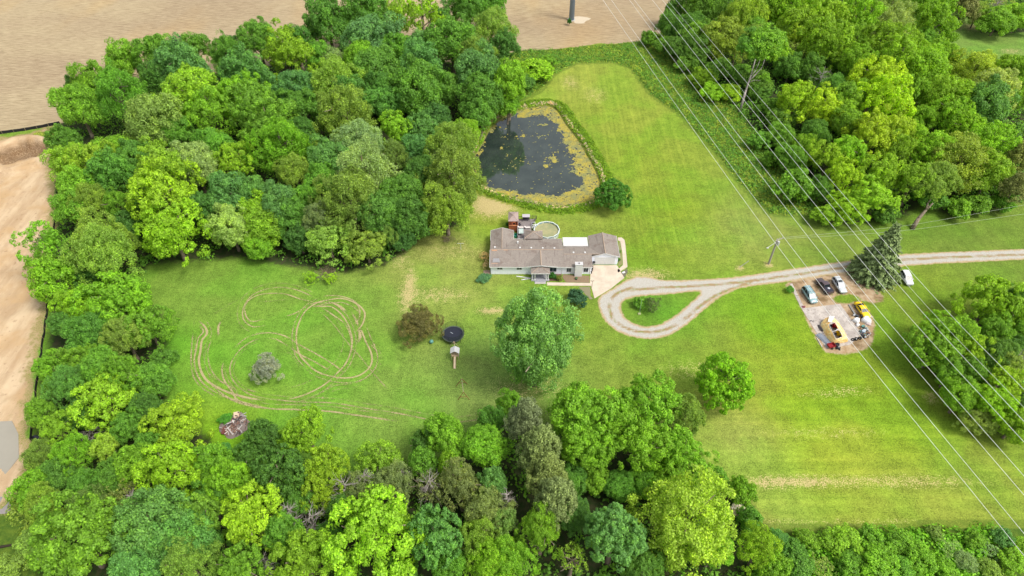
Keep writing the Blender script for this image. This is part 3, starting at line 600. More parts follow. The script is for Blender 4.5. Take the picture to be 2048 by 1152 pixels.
rows("""1560 1084 26 f B 4.5;1613 1079 24 s L 4;1650 1082 22 s L 4;1691 1087 40 s M 5;1741 1084 32 s L 4.5;1799 1084 30 s L 4.5;1646 1136 30 t K 4;1757 1130 46 s L 6;1840 1120 36 s L 5;1904 1098 28 t S 3;1930 1122 26 f S 3;1979 1100 24 t S 3;2007 1076 22 s B 4;2021 1122 28 s L 4;1868 1064 16 s O 3;1596 1130 32 s G 5;1700 1130 32 s G 5;1800 1138 30 s G 4.5;1585 1100 24 s G 4.5;1890 1140 26 s L 4;1950 1080 22 s L 3.5;1980 1140 22 s O 3.5;2044 1090 20 s M 3.5""",
"bottom brush strip", "shrubs in the brush strip")
# --- trees and shrubs that stand alone
WARM = (1, 1, 1)
def solo(x, y, r, kind, hue, Hh, label, **k):
    o = tree(x, y, r, kind, hue, label, Hh, **k); TREES[-1]['area'] = 'solo'; return o
PR['giant'] = [crown_mesh("crown_tall", 97, 9, 12, 160, .21, 9, 26, .31, .14, .82, low=-.95)]
solo(1073, 684, 68, 'giant', (122, 162, 80), 25, "tall bright green tree in front of the house porch", oval=2)
solo(838, 650, 43, 'fine', (108, 110, 72), 6.5, "wide low reddish-brown tree beside the trampoline", name="plum_tree")
solo(534, 737, 31, 'fine', (156, 164, 136), 5.5, "small silver-grey tree inside the looping tyre tracks", name="olive_tree")
solo(1450, 767, 57, 'dense', (116, 164, 40), 12, "round green tree alone on the lawn right of the lower wood")
solo(1225, 391, 37, 'dense', (84, 132, 44), 8, "dense round dark green tree between the pond and the garage", name="maple_tree")
solo(1154, 597, 21, 'bush', (64, 104, 66), 3.2, "dark blue-green bush beside the tall tree near the concrete apron")
solo(1280, 606, 15, 'bush', 'G', 2.4, "round green bush by the yard pole in the driveway loop")
solo(1304, 609, 18, 'airy', (96, 122, 62), 3.8, "small dark drooping tree in the driveway loop", name="weeping_tree")
solo(1105, 552, 8, 'bush', (62, 118, 44), 1.4, "clipped green bush right of the porch")
solo(1117.5, 556, 7, 'bush', (112, 122, 50), 1.1, "small olive bush between the porch bush and the flower bed")
solo(1580, 579, 8.5, 'bush', 'G', 1.5, "small green bush at the corner of the parking dirt")
solo(968, 556, 15, 'bush', (86, 128, 84), 1.0, "low grey-green ground shrub at the left front corner of the house")
solo(969, 512, 13, 'twig', (186, 160, 130), 2.6, "dry tan vine shrub against the left end of the house", name="vine_shrub", cat="shrub")
solo(974, 530, 11, 'twig', (170, 148, 116), 2.2, "short dry vine shrub just below the taller one on the left end of the house", name="vine_shrub", cat="shrub")
solo(622, 555, 15, 'airy', 'M', 3, "small yellow-green sapling left of the brush pile", name="sapling")
solo(661, 558, 15, 'airy', 'Y', 2.8, "small yellow-green sapling right of the brush pile", name="sapling")
solo(1072, 142, 36, 'bush', 'M', 6.5, "broad yellow-green shrub at the field edge right of the wood")
solo(1048, 165, 26, 'bush', 'D', 5, "dark green shrub below the yellow-green one at the field edge")
solo(1095, 122, 18, 'bush', 'L', 3.5, "small lime shrub on the weedy strip by the field edge")
solo(1482, 984, 30, 'bush', 'L', 5.5, "round lime shrub at the straw-coloured mowing streak")
solo(1474, 1020, 15, 'bush', (250, 250, 235), 3.2, "white-blossomed shrub at the lawn edge", name="flowering_shrub")
solo(1024.5, 466, 5, 'bush', (50, 90, 50), 1.4, "dark green bush between the little gazebo and the deck")
solo(1016, 449, 4.5, 'bush', (66, 110, 50), 1.3, "small green bush left of the little gazebo")
solo(450, 895, 13, 'bush', (88, 142, 64), 1.5, "low green weeds shrub below the debris pile")
solo(451, 838, 14, 'bush', (84, 140, 50), 1.2, "low green shrub above the debris pile")
solo(1238, 503, 4.5, 'bush', (110, 140, 60), .8, "small garden plant behind the garage side bed")
solo(1237, 519, 4.5, 'bush', (84, 130, 52), .9, "small garden plant in the middle of the garage side bed")
solo(1138.5, 44, 4.5, 'bush', (60, 110, 46), 2.6, "dark bush at the foot of the steel power pole")
# --- spruce by the drive
b = P(1745, 551, 0); sp = thing("spruce_tree", "dark spruce standing between the parked cars and the white crossover", "tree", b)
inst(SPRUCE, "crown", sp, (0, 0, .3), (0, 0, 1), (5.5, 5.5, 5.9), A(104, 122, 74, KFOL)); inst(TRP, "trunk", sp, (0, 0, 0), (0, 0, 0), (14, 14, 15))
# --- bent tree with bare lower trunk, and the leaning one above the lawn
def leaner(base, tops, labels, thick=.42, kinds=None):
    g = P(*base, 0); r = thing("leaning_tree", labels, "tree", g); mb = MB(); rr = random.Random(base[0])
    for (pts, r0) in tops[0]:
        w_ = [P(x, y, z)-g for x, y, z in pts]; mb.path(w_, [r0*(1-.7*i/(len(w_)-1)) for i in range(len(w_))], 8)
    mb.build("trunk", DEAD if thick < .4 else BARK, r, True)
    for k, (x, y, z, rad, kind, hue) in enumerate(tops[1]):
        c = P(x, y, z)-g; rm = rad*depth(c+g)/FPX; R0 = dict(med=6.2, fine=8, airy=6)[kind]
        inst(PR[kind][k % 2], "crown", r, c, (0, 0, k), (rm/R0, rm/R0, rm/R0*.8), A(*HUE[hue], KFOL))
    return r
leaner((1479, 226), ([([(1479, 226, 0), (1492, 180, 7), (1502, 150, 11.5), (1511, 118, 16)], .42), ([(1497, 163, 9.5), (1512, 148, 12), (1524, 135, 14), (1532, 112, 17)], .22), ([(1500, 155, 10.5), (1512, 140, 13), (1520, 120, 16)], .18), ([(1497, 166, 9), (1508, 160, 10), (1522, 161, 9.6)], .1)],
   [(1534, 88, 18, 42, 'med', 'L'), (1508, 92, 17.5, 32, 'med', 'G'), (1556, 104, 16.5, 26, 'airy', 'M'), (1530, 155, 10, 11, 'airy', 'L'), (1515, 66, 19, 22, 'fine', 'O')]),
   "tall leaning tree with long bare pale trunk beside the power lines", .35)
leaner((1824, 458), ([([(1824, 458, 0), (1838, 436, 2.6), (1852, 420, 4.3), (1866, 406, 6)], .6), ([(1852, 420, 4.3), (1856, 406, 6), (1862, 398, 7)], .3)],
   [(1862, 372, 8.5, 34, 'fine', 'O'), (1886, 352, 9.5, 34, 'fine', 'O')]), "leaning tree with exposed grey trunk base on the lawn by the drive", .6)
# --- dead trees
def dead(x, y, r, label, Hh=10, seed=0):
    g = P(x, y, Hh*.75); g.z = 0; o = thing("dead_tree", label, "tree", g); rr = random.Random(seed+3); mb = MB(); tk = MB()
    tk.path([(0, 0, -.1), (.1, 0, Hh*.5), (.25, .1, Hh)], [.2, .14, .03], 7)
    rm = r*.85*depth(P(x, y, Hh*.7))/FPX
    for k in range(30):
        a = k*2.4+rr.random()*.6; f = rr.uniform(.35, .98); L = rm*(1.15-.55*abs(f-.6)*2)*rr.uniform(.75, 1.2)
        branch(mb, (.2*f, 0, Hh*f), (math.cos(a), math.sin(a), .12), L, .075, rr, 1 if k % 3 else 2, 5, .3, 3)
    tk.build("trunk", DEAD, o, True); mb.build("branches", DEAD, o)
    o["group"] = "dead trees"
    return o
dead(688, 976, 36, "bare grey dead tree between two yellow-green trees above the broad lime crown", 11, 1); dead(728, 962, 24, "thin dead tree right of the bare grey one above the broad lime crown", 10, 2)
dead(578, 1028, 28, "pinkish bare dead tree left of the greyest one", 11, 3); dead(621, 1038, 32, "grey star-shaped dead tree left of the broad lime crown", 11, 4)
dead(529, 1126, 20, "small dead tree at the bottom edge left of a lime tree", 8, 5); dead(858, 972, 32, "brown thinly leafed dead tree among the brownish olive trees", 11, 6)
dead(1643, 152, 22, "bare grey dead tree among the lime trees right of the power lines", 13, 7); dead(1925, 662, 18, "small bare dead tree between the two parts of the right-hand clump", 9, 8)
dead(2028, 722, 26, "wide bare dead tree at the right edge of the clump", 9, 9); dead(806, 955, 18, "small dead top beside the brown thinly leafed dead tree", 8, 10)
dead(1011, 1002, 22, "grey bare-branched tree left of the three brownish pines", 11, 11); dead(265, 1000, 24, "dull grey twiggy tree among the low trees of the left belt", 8, 12)
dead(178, 866, 24, "fallen grey branches heap between the tall trees of the left belt", 4, 13)
dead(1992, 12, 20, "grey bare tree at the top right beyond the far lawn", 10, 14)

# --- unique labels for every tree of the stands
def dirw(dx, dy):
    if abs(dx) > abs(dy): return "right of" if dx > 0 else "left of"
    return "below" if dy > 0 else "above"
import collections
seen = collections.Counter(); ST = [T for T in TREES if T['area'] != 'solo']
def sizew(T): return "small " if T['rm'] < 3.6 else ("large " if T['rm'] > 7.4 else "")
def desc(T): return f"{sizew(T)}{CN[T['hue']]} {RWORD[T['kind']]}"
LM = [("the pond", 1070, 305), ("the silt fence corner", 112, 255), ("the tan farm field", 600, 60), ("the tyre-track loops", 560, 660), ("the debris pile", 472, 850), ("the brush pile", 645, 548), ("the play tower", 910, 710), ("the excavated pit", 40, 305), ("the trampoline", 906, 668), ("the tan field corner", 1290, 60),
      ("the leaning bare trunk", 1495, 170), ("the white crossover", 1810, 560), ("the far lawn", 1980, 90), ("the small bare pole", 1645, 376), ("the lone round lawn tree", 1450, 767), ("the white-blossomed shrub", 1474, 1020), ("the grey star-shaped dead tree", 621, 1038), ("the tall bright tree", 1073, 676), ("the grey slab", 15, 900),
      ("the yellow sports car", 1722, 625), ("the leaning grey trunk base", 1840, 435), ("the house", 1050, 510), ("the utility pole", 1545, 500)]
for T in ST:
    cand = sorted(((U['x']-T['x'])**2+(U['y']-T['y'])**2, id(U), U) for U in ST if U is not T and (U['hue'] != T['hue'] or U['kind'] != T['kind']))
    lm = min(LM, key=lambda l: (l[1]-T['x'])**2+(l[2]-T['y'])**2); ds = math.hypot(lm[1]-T['x'], lm[2]-T['y'])
    opts = []
    if ds < 130: opts.append(f"{desc(T)} just {dirw(T['x']-lm[1], T['y']-lm[2])} {lm[0]}")
    for k in range(6):
        U = cand[k][2]; d_ = dirw(T['x']-U['x'], T['y']-U['y'])
        opts.append(f"{desc(T)} {d_} the {CN[U['hue']]} {RWORD[U['kind']]}, {T['area']}")
    for k in range(5):
        U, W = cand[k][2], cand[k+1][2]
        opts.append(f"{desc(T)} between the {CN[U['hue']]} and {CN[W['hue']]} {RWORD[W['kind']]}s, {dirw(T['x']-lm[1], T['y']-lm[2])} {lm[0]}")
    for k in range(5, 14):
        U, W = cand[k][2], cand[k+1][2]
        opts.append(f"{desc(T)} between {CN[U['hue']]} and {CN[W['hue']]} trees, {dirw(T['x']-lm[1], T['y']-lm[2])} {lm[0]}")
    ok = [q for q in opts if len(q.split()) <= 16 and q not in seen]
    lab = ok[0] if ok else opts[0]; seen[lab] += 1; T['o']["label"] = lab
for T in TREES:
    if T['area'] == 'solo': T['o']["label"] = T['label']

# ---------------- undergrowth and weeds (ground cover nobody could count)
def mounds(name, polys, n, rad, hgt, per, leaf, col, label, cat, seed, inner=0.0, excl=None, band=None, mat=None, hue2=None, spread=1.):
    r = np.random.default_rng(seed); C = []; N = []; RN = []; LB = []
    tot = [abs(np.dot(q[:, 0], np.roll(q[:, 1], 1))-np.dot(q[:, 1], np.roll(q[:, 0], 1)))/2 for q in polys]
    for q, a in zip(polys, tot):
        k = int(n*a/sum(tot)); lo, hi = q.min(0), q.max(0)
        x = r.uniform(lo[0], hi[0], k*4); y = r.uniform(lo[1], hi[1], k*4)
        s = sdist(x, y, q, 20) > inner
        if band is not None: sp_ = sdist(x, y, POND, 20); s = (sp_ > band[0]+(1.5 if band[0] < -2 else 0)*(x < P(1040, 300)[0])) & (sp_ < band[1])
        vis = (np.abs(x) < y*.98+30) & (y > 36) & (y < 300)
        if excl is not None: s &= sdist(x, y, excl, 20) < -.3
        x, y = x[s & vis][:k], y[s & vis][:k]; m = len(x)
        if not m: continue
        R = rad*r.uniform(.6, 1.3, m); Hh = hgt*r.uniform(.4, 1.3, m)*(.5+vnoise(x, y, 6, seed))
        z = ground_h(x, y); d = unit(m*per, r); d[:, 2] = np.abs(d[:, 2])
        sc = np.repeat(np.stack([R, R, Hh], 1), per, 0)*r.uniform(.6, 1.1, (m*per, 1))
        C.append(np.repeat(np.stack([x, y, z], 1), per, 0)+d*sc); nn = d+r.normal(0, .45*spread, d.shape)+np.array([0, 0, .5]); N.append(nn/np.linalg.norm(nn, axis=1)[:, None])
        LB.append(np.repeat(r.random(m), per))
    C = np.concatenate(C); N = np.concatenate(N); LB = np.concatenate(LB); k = len(C)
    me = npmesh(name, leaves(C, N, leaf, r), np.arange(k*4).reshape(-1, 4), mat or LEAF, fattrs=dict(rnd=r.random(k), lobe=LB))
    o = addobj(name, me); o.color = A(*col, KFOL); return tag(o, label, cat, kind='stuff')
mounds("undergrowth", WOODS, 5600, 1.9, 2.6, 32, .46, (98, 144, 48), "dense undergrowth on the woodland floor", "undergrowth", 1)
mounds("weeds", [WEED], 4600, 1.1, .6, 14, .27, (140, 160, 62), "yellowish tall weeds in the cleared strip under the power lines", "weeds", 2, .1)
mounds("tall_weeds", [WEED], 3600, 1.4, .9, 16, .27, (98, 144, 54), "darker green weed clumps in the cleared strip under the power lines", "weeds", 12, .3)
mounds("brush", [WEED2], 500, 1.6, 1.5, 40, .34, (118, 172, 46), "low green brush along the foot of the south lawn", "brush", 3)
mounds("fringe_weeds", [WEED3], 260, 1.5, .8, 30, .34, (132, 156, 62), "rough weeds at the lower left corner by the graded ground", "weeds", 4)
bbx = np.array([POND.min(0)-6, (POND.max(0)[0]+6, POND.min(0)[1]-6), POND.max(0)+6, (POND.min(0)[0]-6, POND.max(0)[1]+6)])
mounds("pond_bank_grass", [bbx], 5200, .7, .55, 14, .26, (112, 146, 36), "long green grass around the pond bank", "grass", 5, band=(-3.6, -.9))
mounds("pond_reeds", [bbx], 4200, .4, .6, 14, .17, (206, 190, 168), "dry pale reeds along the pond edge", "reeds", 6, band=(-1.1, -.1))
fr = wpoly([(118, 262), (70, 262), (60, 275), (108, 285)]); fr2 = wpoly([(92, 620), (104, 620), (80, 760), (66, 880), (52, 960), (40, 960), (58, 880), (62, 800), (76, 700)])
mounds("fence_weeds", [fr, fr2], 500, .7, .35, 10, .26, (150, 166, 74), "thin weeds along the silt fence", "weeds", 7)

# ================= tyre ruts worn into the play lawn
t = NT("worn_turf"); p = t.pos(); n_ = t.noise(p, 2.2, 3); n2_ = t.noise(p, 7, 2, .7); n3_ = t.noise(p, .35, 3)
c_ = t.mix(t.rng(n2_, .35, .65), A(180, 168, 114), A(206, 192, 148))
th = t.math('MULTIPLY', t.attr("wear"), t.math('ADD', .25, t.math('MULTIPLY', n3_, 1.5)))
al = t.rng(t.math('ADD', t.math('MULTIPLY', th, 1.3), t.math('MULTIPLY', t.math('SUBTRACT', n_, .5), 1.1)), .36, 1.2)
mx = t.n.new("ShaderNodeMixShader"); tr = t.n.new("ShaderNodeBsdfTransparent"); t.l.new(t.math('MULTIPLY', al, .88), mx.inputs[0]); t.l.new(tr.outputs[0], mx.inputs[1]); t.l.new(t.bsdf(c_, .95, .1), mx.inputs[2])
RUT = t.done(mx.outputs[0])
def rut(pts, wd, s, z, full=False):
    q = np.array([tuple(P(*( (x, y) if full else (340+x/3.2, 540+y/3.2)))[:2]) for x, y in pts]); q = crom(q, 8, False)
    d = np.gradient(q, axis=0); d /= np.linalg.norm(d, axis=1)[:, None]+1e-9; nn = np.column_stack([-d[:, 1], d[:, 0]])
    L = np.r_[0, np.cumsum(np.linalg.norm(np.diff(q, axis=0), axis=1))]; n = len(q); V = []; W = []
    end = np.clip(np.minimum(L, L[-1]-L)/2.5, 0, 1)
    for o, a in ((-1, 0), (-.45, 1), (.45, 1), (1, 0)):
        V.append(np.column_stack([q+nn*o*wd, np.full(n, z)])); W.append(a*s*(.35+.65*end))
    V = np.concatenate(V); F_ = np.array([(k*n+i, k*n+i+1, (k+1)*n+i+1, (k+1)*n+i) for k in range(3) for i in range(n-1)])
    return npmesh("tyre_track", V, F_, RUT, dict(wear=np.concatenate(W)))
RUTS = [([(150, 380), (140, 480), (135, 580), (150, 680), (200, 750), (280, 800), (340, 820)], .30, .62), ([(185, 325), (228, 370), (235, 410), (205, 450), (195, 520), (185, 580), (200, 650), (240, 710), (320, 760), (410, 795), (520, 822), (620, 835)], .42, .95),
 ([(338, 315), (310, 360), (312, 430)], .42, .95), ([(275, 425), (246, 500), (245, 570), (265, 640), (310, 700), (380, 745), (470, 790)], .30, .62), ([(345, 580), (333, 640), (350, 710), (400, 780), (430, 830), (520, 865), (650, 888), (800, 893), (1000, 903), (1200, 930), (1472, 970)], .36, .72),
 ([(240, 705), (330, 790), (430, 845), (540, 875), (650, 889)], .4, .7), ([(600, 432), (520, 460), (440, 520), (390, 600), (388, 670), (430, 740), (510, 795), (600, 820), (720, 835), (850, 845), (1050, 852), (1250, 885), (1460, 918), (1680, 962), (1800, 975), (1950, 960), (2110, 915)], .30, .66),
 ([(400, 512), (480, 440), (560, 410), (650, 403), (740, 425), (830, 480), (940, 540), (1040, 600), (1130, 670)], .3, .66), ([(600, 433), (680, 445), (760, 490), (830, 540), (930, 590), (1050, 660)], .3, .66),
 ([(1000, 205), (940, 212), (870, 260), (825, 340), (808, 430), (825, 530), (870, 590), (940, 650), (1050, 685), (1150, 690), (1230, 665), (1285, 610), (1290, 540), (1250, 450), (1215, 360)], .32, .85), ([(900, 235), (960, 233), (1040, 240), (1110, 300), (1155, 390), (1165, 480), (1130, 590), (1060, 670), (980, 740), (860, 800), (740, 832)], .32, .8),
 ([(880, 222), (1000, 195), (1100, 183), (1190, 215), (1245, 270), (1235, 340), (1190, 400)], .34, .9), ([(960, 175), (1020, 164), (1100, 170), (1180, 200), (1215, 260), (1205, 320)], .28, .75), ([(940, 195), (900, 165), (800, 125), (700, 112), (610, 125), (530, 160), (480, 220), (465, 280), (480, 330), (540, 365), (635, 348)], .28, .7),
 ([(930, 207), (830, 185), (740, 155), (650, 150), (570, 160), (510, 190), (480, 240), (490, 300), (530, 330), (620, 310)], .28, .72), ([(935, 250), (1010, 310), (1080, 390), (1140, 470), (1220, 560), (1300, 660), (1400, 770)], .26, .58), ([(1000, 200), (1040, 212), (1085, 232), (1138, 272)], .5, .95), ([(1212, 370), (1216, 430), (1198, 475)], .6, .95), ([(1150, 250), (1190, 320), (1212, 380)], .4, .75),
 ([(735, 300), (800, 278), (850, 250), (905, 222)], .3, .75), ([(1245, 440), (1320, 520), (1325, 600), (1270, 680), (1180, 725), (1060, 740), (960, 790), (880, 832)], .26, .58), ([(500, 162), (400, 210), (300, 270), (240, 300)], .24, .45), ([(520, 210), (700, 195), (800, 185)], .24, .5), ([(960, 235), (1060, 300), (1130, 360), (1165, 470), (1150, 560)], .3, .75), ([(160, 300), (150, 380)], .3, .6), ([(700, 555), (760, 530), (800, 575), (850, 650)], .24, .45)]
g_ = thing("tyre_tracks", "looping bare tyre tracks worn into the play lawn", "tyre tracks", (0, 0, 0)); del g_["category"]; g_["kind"] = "group"
def shift(pts, d):
    q = np.array(pts, float); g = np.gradient(q, axis=0); g /= np.linalg.norm(g, axis=1)[:, None]+1e-9; return [tuple(v) for v in q+np.column_stack([-g[:, 1], g[:, 0]])*d*np.linspace(.7, 1.3, len(q))[:, None]]
for k in (0, 1, 3, 4, 6, 9, 10, 11, 13, 20): RUTS.append((shift(RUTS[k][0], 30 if k % 2 else -26), RUTS[k][1]*.8, RUTS[k][2]*.72))
RUTS.append((shift(RUTS[10][0], 55), .22, .5)); RUTS.append((shift(RUTS[1][0], -38), .24, .5))
for i, (pts, wd, s) in enumerate([(a_, b_*.85, c_) for a_, b_, c_ in RUTS]): tag(addobj("tyre_track", rut(pts, wd, s, .010+.003*i), None), kind='structure')
bpy.data.objects.remove(g_)

# ================= paving
t = NT("concrete"); p = t.pos(); cc = t.mix(t.rng(t.noise(p, .45, 4), .35, .65), A(232, 214, 192), A(212, 196, 176)); cc = t.mix(t.rng(t.noise(p, 3, 4), .55, .75), cc, A(198, 184, 166))
CONC = t.done(t.bsdf(cc, .9, .2))
t = NT("old_concrete"); p = t.pos(); cc = t.mix(t.rng(t.noise(p, .5, 5, .7), .38, .62), A(214, 204, 194), A(184, 174, 166)); cc = t.mix(t.rng(t.noise(p, 2.5, 4), .55, .7), cc, A(150, 140, 130)); cc = t.mix(t.rng(t.noise(p, .25, 3), .58, .7), cc, A(168, 160, 154))
OLDC = t.done(t.bsdf(cc, .9, .2))
def slab(name, pts, mat, h=.06, z0=-.2, smooth=0, parent=None):
    w_ = wpoly(pts, 0, smooth); return MB().prism([tuple(q) for q in w_], z0, h).build(name, mat, parent)
ap = [(1181.5, 530.6), (1234, 530.6), (1248.5, 556), (1222, 577), (1189, 597), (1180, 565)]
tag(slab("garage_apron", ap, CONC, .05), kind='structure')
tag(slab("parking_slab", [(1603, 617), (1680, 608), (1723, 668), (1700, 690), (1652, 697)], OLDC, .05), kind='structure')
tag(slab("slab_edge_strip", [(1579.5, 568), (1584.5, 567), (1608.5, 615.5), (1602, 616.5)], OLDC, .06), kind='structure')
tag(slab("front_walk", [(1094, 565), (1181, 566.2), (1181.6, 572), (1094, 571)], CONC, .055), kind='structure')
pr = [(1235.5, 475.5), (1243, 475), (1249, 480), (1251, 492), (1253.5, 520), (1255, 534), (1236, 545.5), (1235, 540), (1246, 530), (1244.5, 505), (1240.5, 483), (1235.5, 481)]
tag(slab("side_walk", pr, CONC, .05), kind='structure')
MULCH = M("mulch", (150, 128, 102), .95, vary=.5, scale=5)
tag(slab("flower_bed", [(1126, 549), (1179, 552), (1179, 565.6), (1132, 564.5), (1125, 556)], MULCH, .07), kind='structure')
tag(slab("flower_bed", [(1095, 548), (1123.5, 548), (1124, 562), (1096, 562)], M("mulch_dark", (120, 96, 76), .95, vary=.5, scale=5), .05), kind='structure')
tag(slab("garage_bed", [(1237, 484), (1240, 484), (1243.5, 506), (1245, 528), (1236.5, 534)], M("bed_soil", (146, 146, 96), .95, vary=.5, scale=4), .04), kind='structure')
tag(slab("corner_bed", [(1237.5, 548), (1254, 537), (1255.5, 544), (1250, 553), (1241, 556)], M("bed_gravel", (120, 114, 96), .95, vary=.4, scale=6), .04), kind='structure')
tag(slab("corner_bed", [(1157, 574), (1180.5, 574), (1181, 592), (1186, 598), (1180, 599)], M("bed_gravel2", (146, 140, 108), .95, vary=.4, scale=6), .04), kind='structure')
GSL = M("road_slab", (170, 164, 150), .9, vary=.16, scale=.15)
tag(slab("grey_road_slab", [(-60, 846), (24, 842), (37, 868), (38, 915), (12, 948), (-60, 968)], GSL, .06), kind='structure')
tag(slab("grey_road_slab", [(-60, 992), (14, 994), (22, 1012), (20, 1027), (-60, 1032)], M("road_slab_dark", (158, 150, 148), .9, vary=.16, scale=.15), .06), kind='structure')
c_ = P(1158, 40); tag(MB().prism([(c_.x+4.8*math.cos(a)*(.8+.3*math.sin(3*a)), c_.y+3.4*math.sin(a)) for a in np.arange(0, 6.28, .4)], -.2, .05).build("pole_gravel_pad", M("white_gravel", (214, 198, 172), .95, vary=.25, scale=3)), kind='structure')

# ================= house
t = NT("shingles"); p = t.pos(obj=True); nn_ = t.noise(p, .5, 5, .7); rows_ = t.noise(t.pos((1.2, 9, 9), obj=True), 1.6, 3, .6); st_ = t.noise(t.pos((2.6, .35, .4), obj=True), 1.0, 4, .6)
rc = t.mix(t.rng(rows_, .35, .65), A(140, 131, 123), A(163, 153, 144)); rc = t.mix(t.rng(nn_, .48, .68), rc, A(132, 118, 110)); rc = t.mix(t.math('MULTIPLY', t.rng(st_, .55, .7), .6), rc, A(106, 94, 90))
rc = t.mix(t.math('MULTIPLY', t.rng(t.noise(p, 9, 2, .7), .45, .7), .5), rc, A(184, 170, 156))
SHIN = t.done(t.bsdf(rc, .92, .15, t.bump(rows_, .5, .04)))
CAPM = M("ridge_shingle", (196, 172, 150), .9, vary=.2)
t = NT("siding"); p = t.pos(obj=True); wv = t.n.new("ShaderNodeTexWave"); wv.wave_type = 'BANDS'; wv.bands_direction = 'X'; wv.inputs["Scale"].default_value = .8; t.l.new(p, wv.inputs[0])
SIDE = t.done(t.bsdf(t.val((.80, .82, .90, 1), t.math('ADD', .93, t.math('MULTIPLY', t.noise(p, 1.2, 4), .12))), .6, .3, t.bump(wv.outputs[1], .4, .03)))
WHITE = M("white_trim", (248, 248, 246), .55, vary=.06, k=1.55); GLASS = M("window_glass", (62, 76, 84), .08, spec=.4, vary=.1)
house = thing("ranch_house", "long white ranch house with brown shingle roofs and attached two-car garage", "house", (0, 0, 0))
def roofslab(q, name="roof", mat=None, th=.12, par=None):
    """a roof plane with thickness from 3 or 4 corners"""
    q = [Vector(v) for v in q]; n = (q[1]-q[0]).cross(q[2]-q[0]).normalized()
    if n.z < 0: n = -n
    k = len(q); mb = MB(); mb.add([v for v in q]+[v-n*th for v in q], [tuple(range(k)), tuple(range(k, 2*k))[::-1]]+[(i, (i+1) % k, k+(i+1) % k, k+i) for i in range(k)])
    return mb.build(name, mat or SHIN, par or house)
def wall(x0, y0, x1, y1, z=2.6, th=.16, z0=-.3, top=None):
    d = Vector((x1-x0, y1-y0, 0)); L = d.length; rz = math.atan2(d.y, d.x)
    mb = MB().box(((x0+x1)/2, (y0+y1)/2, (z+z0)/2), (L, th, z-z0), rz)
    return mb.build("wall", SIDE, house)
XL, XM, XR = -4.95, 12.1, 18.6; YF, YB, YR = 117.9, 127.2, 122.45; ZE, ZR = 2.62, 3.58
# walls (butted end to end)
wall(XL, YF, XM, YF); wall(XL, YF+.08, XL, 130.2); wall(XL+.08, 130.2, .1, 130.2); wall(.1, 130.12, .1, YB+.08); wall(.1, YB, XM, YB); wall(XM+.01, YF+.02, XR, YF+.02, 2.58); wall(XM+.02, YB-.1, XM+.02, 124.5, 2.6)
wall(XM+.12, 124.5, XR, 124.5, 2.5); wall(XR, YF+.1, XR, 124.4, 2.57)
# garage
GX0, GX1, GY0, GY1 = 18.85, 25.15, 121.25, 128.35
wall(GX0, GY0+.08, GX0, GY1, 2.62); wall(GX1, GY0+.08, GX1, GY1, 2.62); wall(GX0+.08, GY1-.08, GX1-.08, GY1-.08, 2.62)
gxm = (GX0+GX1)/2
def gablewall(x0, x1, y, z0, z1, zp, th=.16, name="wall"):
    mb = MB(); pts = [(x0, z0), (x1, z0), (x1, z1), ((x0+x1)/2, zp), (x0, z1)]
    mb.add([(a, y-th/2, b) for a, b in pts]+[(a, y+th/2, b) for a, b in pts], [(0, 1, 2, 3, 4), (9, 8, 7, 6, 5)]+[(i, (i+1) % 5, 5+(i+1) % 5, 5+i) for i in range(5)])
    return mb.build(name, SIDE, house)
gablewall(GX0, GX1, GY0, -.3, 2.62, 3.62); gablewall(.1-5.05, .1, 130.28, 2.58, 2.63, 3.35)
# roofs: main, rear wing, front cross gable, middle, garage
o = .35
roofslab([(XL-o+.1, YF-.5, ZE), (XM+.05, YF-.5, ZE), (XM+.05, YR, ZR), (XL-o+.1, YR, ZR)]); roofslab([(XL-o+.1, YB+.4, ZE), (XM+.05, YB+.4, ZE), (XM+.05, YR+.005, ZR), (XL-o+.1, YR+.005, ZR)])
wx = -2.43
roofslab([(wx, YR+.3, ZR-.02), (wx, 130.75, ZR-.02), (XL-o+.1, 130.75, ZE+.03), (XL-o+.1, YB-4, ZE+.03)]); roofslab([(wx+.005, YR+.3, ZR-.02), (wx+.005, 130.75, ZR-.02), (.4, 130.75, ZE+.03), (.4, YB-3, ZE+.03)])
fx0 = 6.75
roofslab([(fx0, 116.95, ZR-.05), (fx0, YR-.2, ZR-.02), (2.8, YF-.52, ZE+.015)], th=.1); roofslab([(fx0+.005, 116.95, ZR-.05), (fx0+.005, YR-.2, ZR-.02), (10.9, YF-.52, ZE+.015)], th=.1)
MR = 121.1
roofslab([(XM+.07, YF-.5, ZE-.05), (XR+.2, YF-.5, ZE-.05), (XR+.2, MR, 3.36), (XM+.07, MR, 3.36)]); roofslab([(XM+.07, 124.85, ZE-.05), (XR+2.2, 124.85, ZE-.05), (XR+2.2, MR+.005, 3.36), (XM+.07, MR+.005, 3.36)])
roofslab([(GX0-.35, GY0-.3, 2.63), (GX0-.35, GY1+.35, 2.63), (gxm, GY1+.35, 3.72), (gxm, GY0-.3, 3.72)]); roofslab([(GX1+.35, GY0-.3, 2.63), (GX1+.35, GY1+.35, 2.63), (gxm+.005, GY1+.35, 3.72), (gxm+.005, GY0-.3, 3.72)])
WR = M("white_membrane", (244, 242, 240), .7, vary=.12, k=1.75)
roofslab([(12.35, 124.9, 2.66), (18.35, 124.9, 2.66), (18.35, 128.25, 2.58), (12.35, 128.25, 2.58)], "flat_roof", WR, .18)
for x in (12.5, 15.4, 18.1): MB().box((x, 128.1, 1.1), (.12, .12, 2.6)).build("patio_post", WHITE, house)
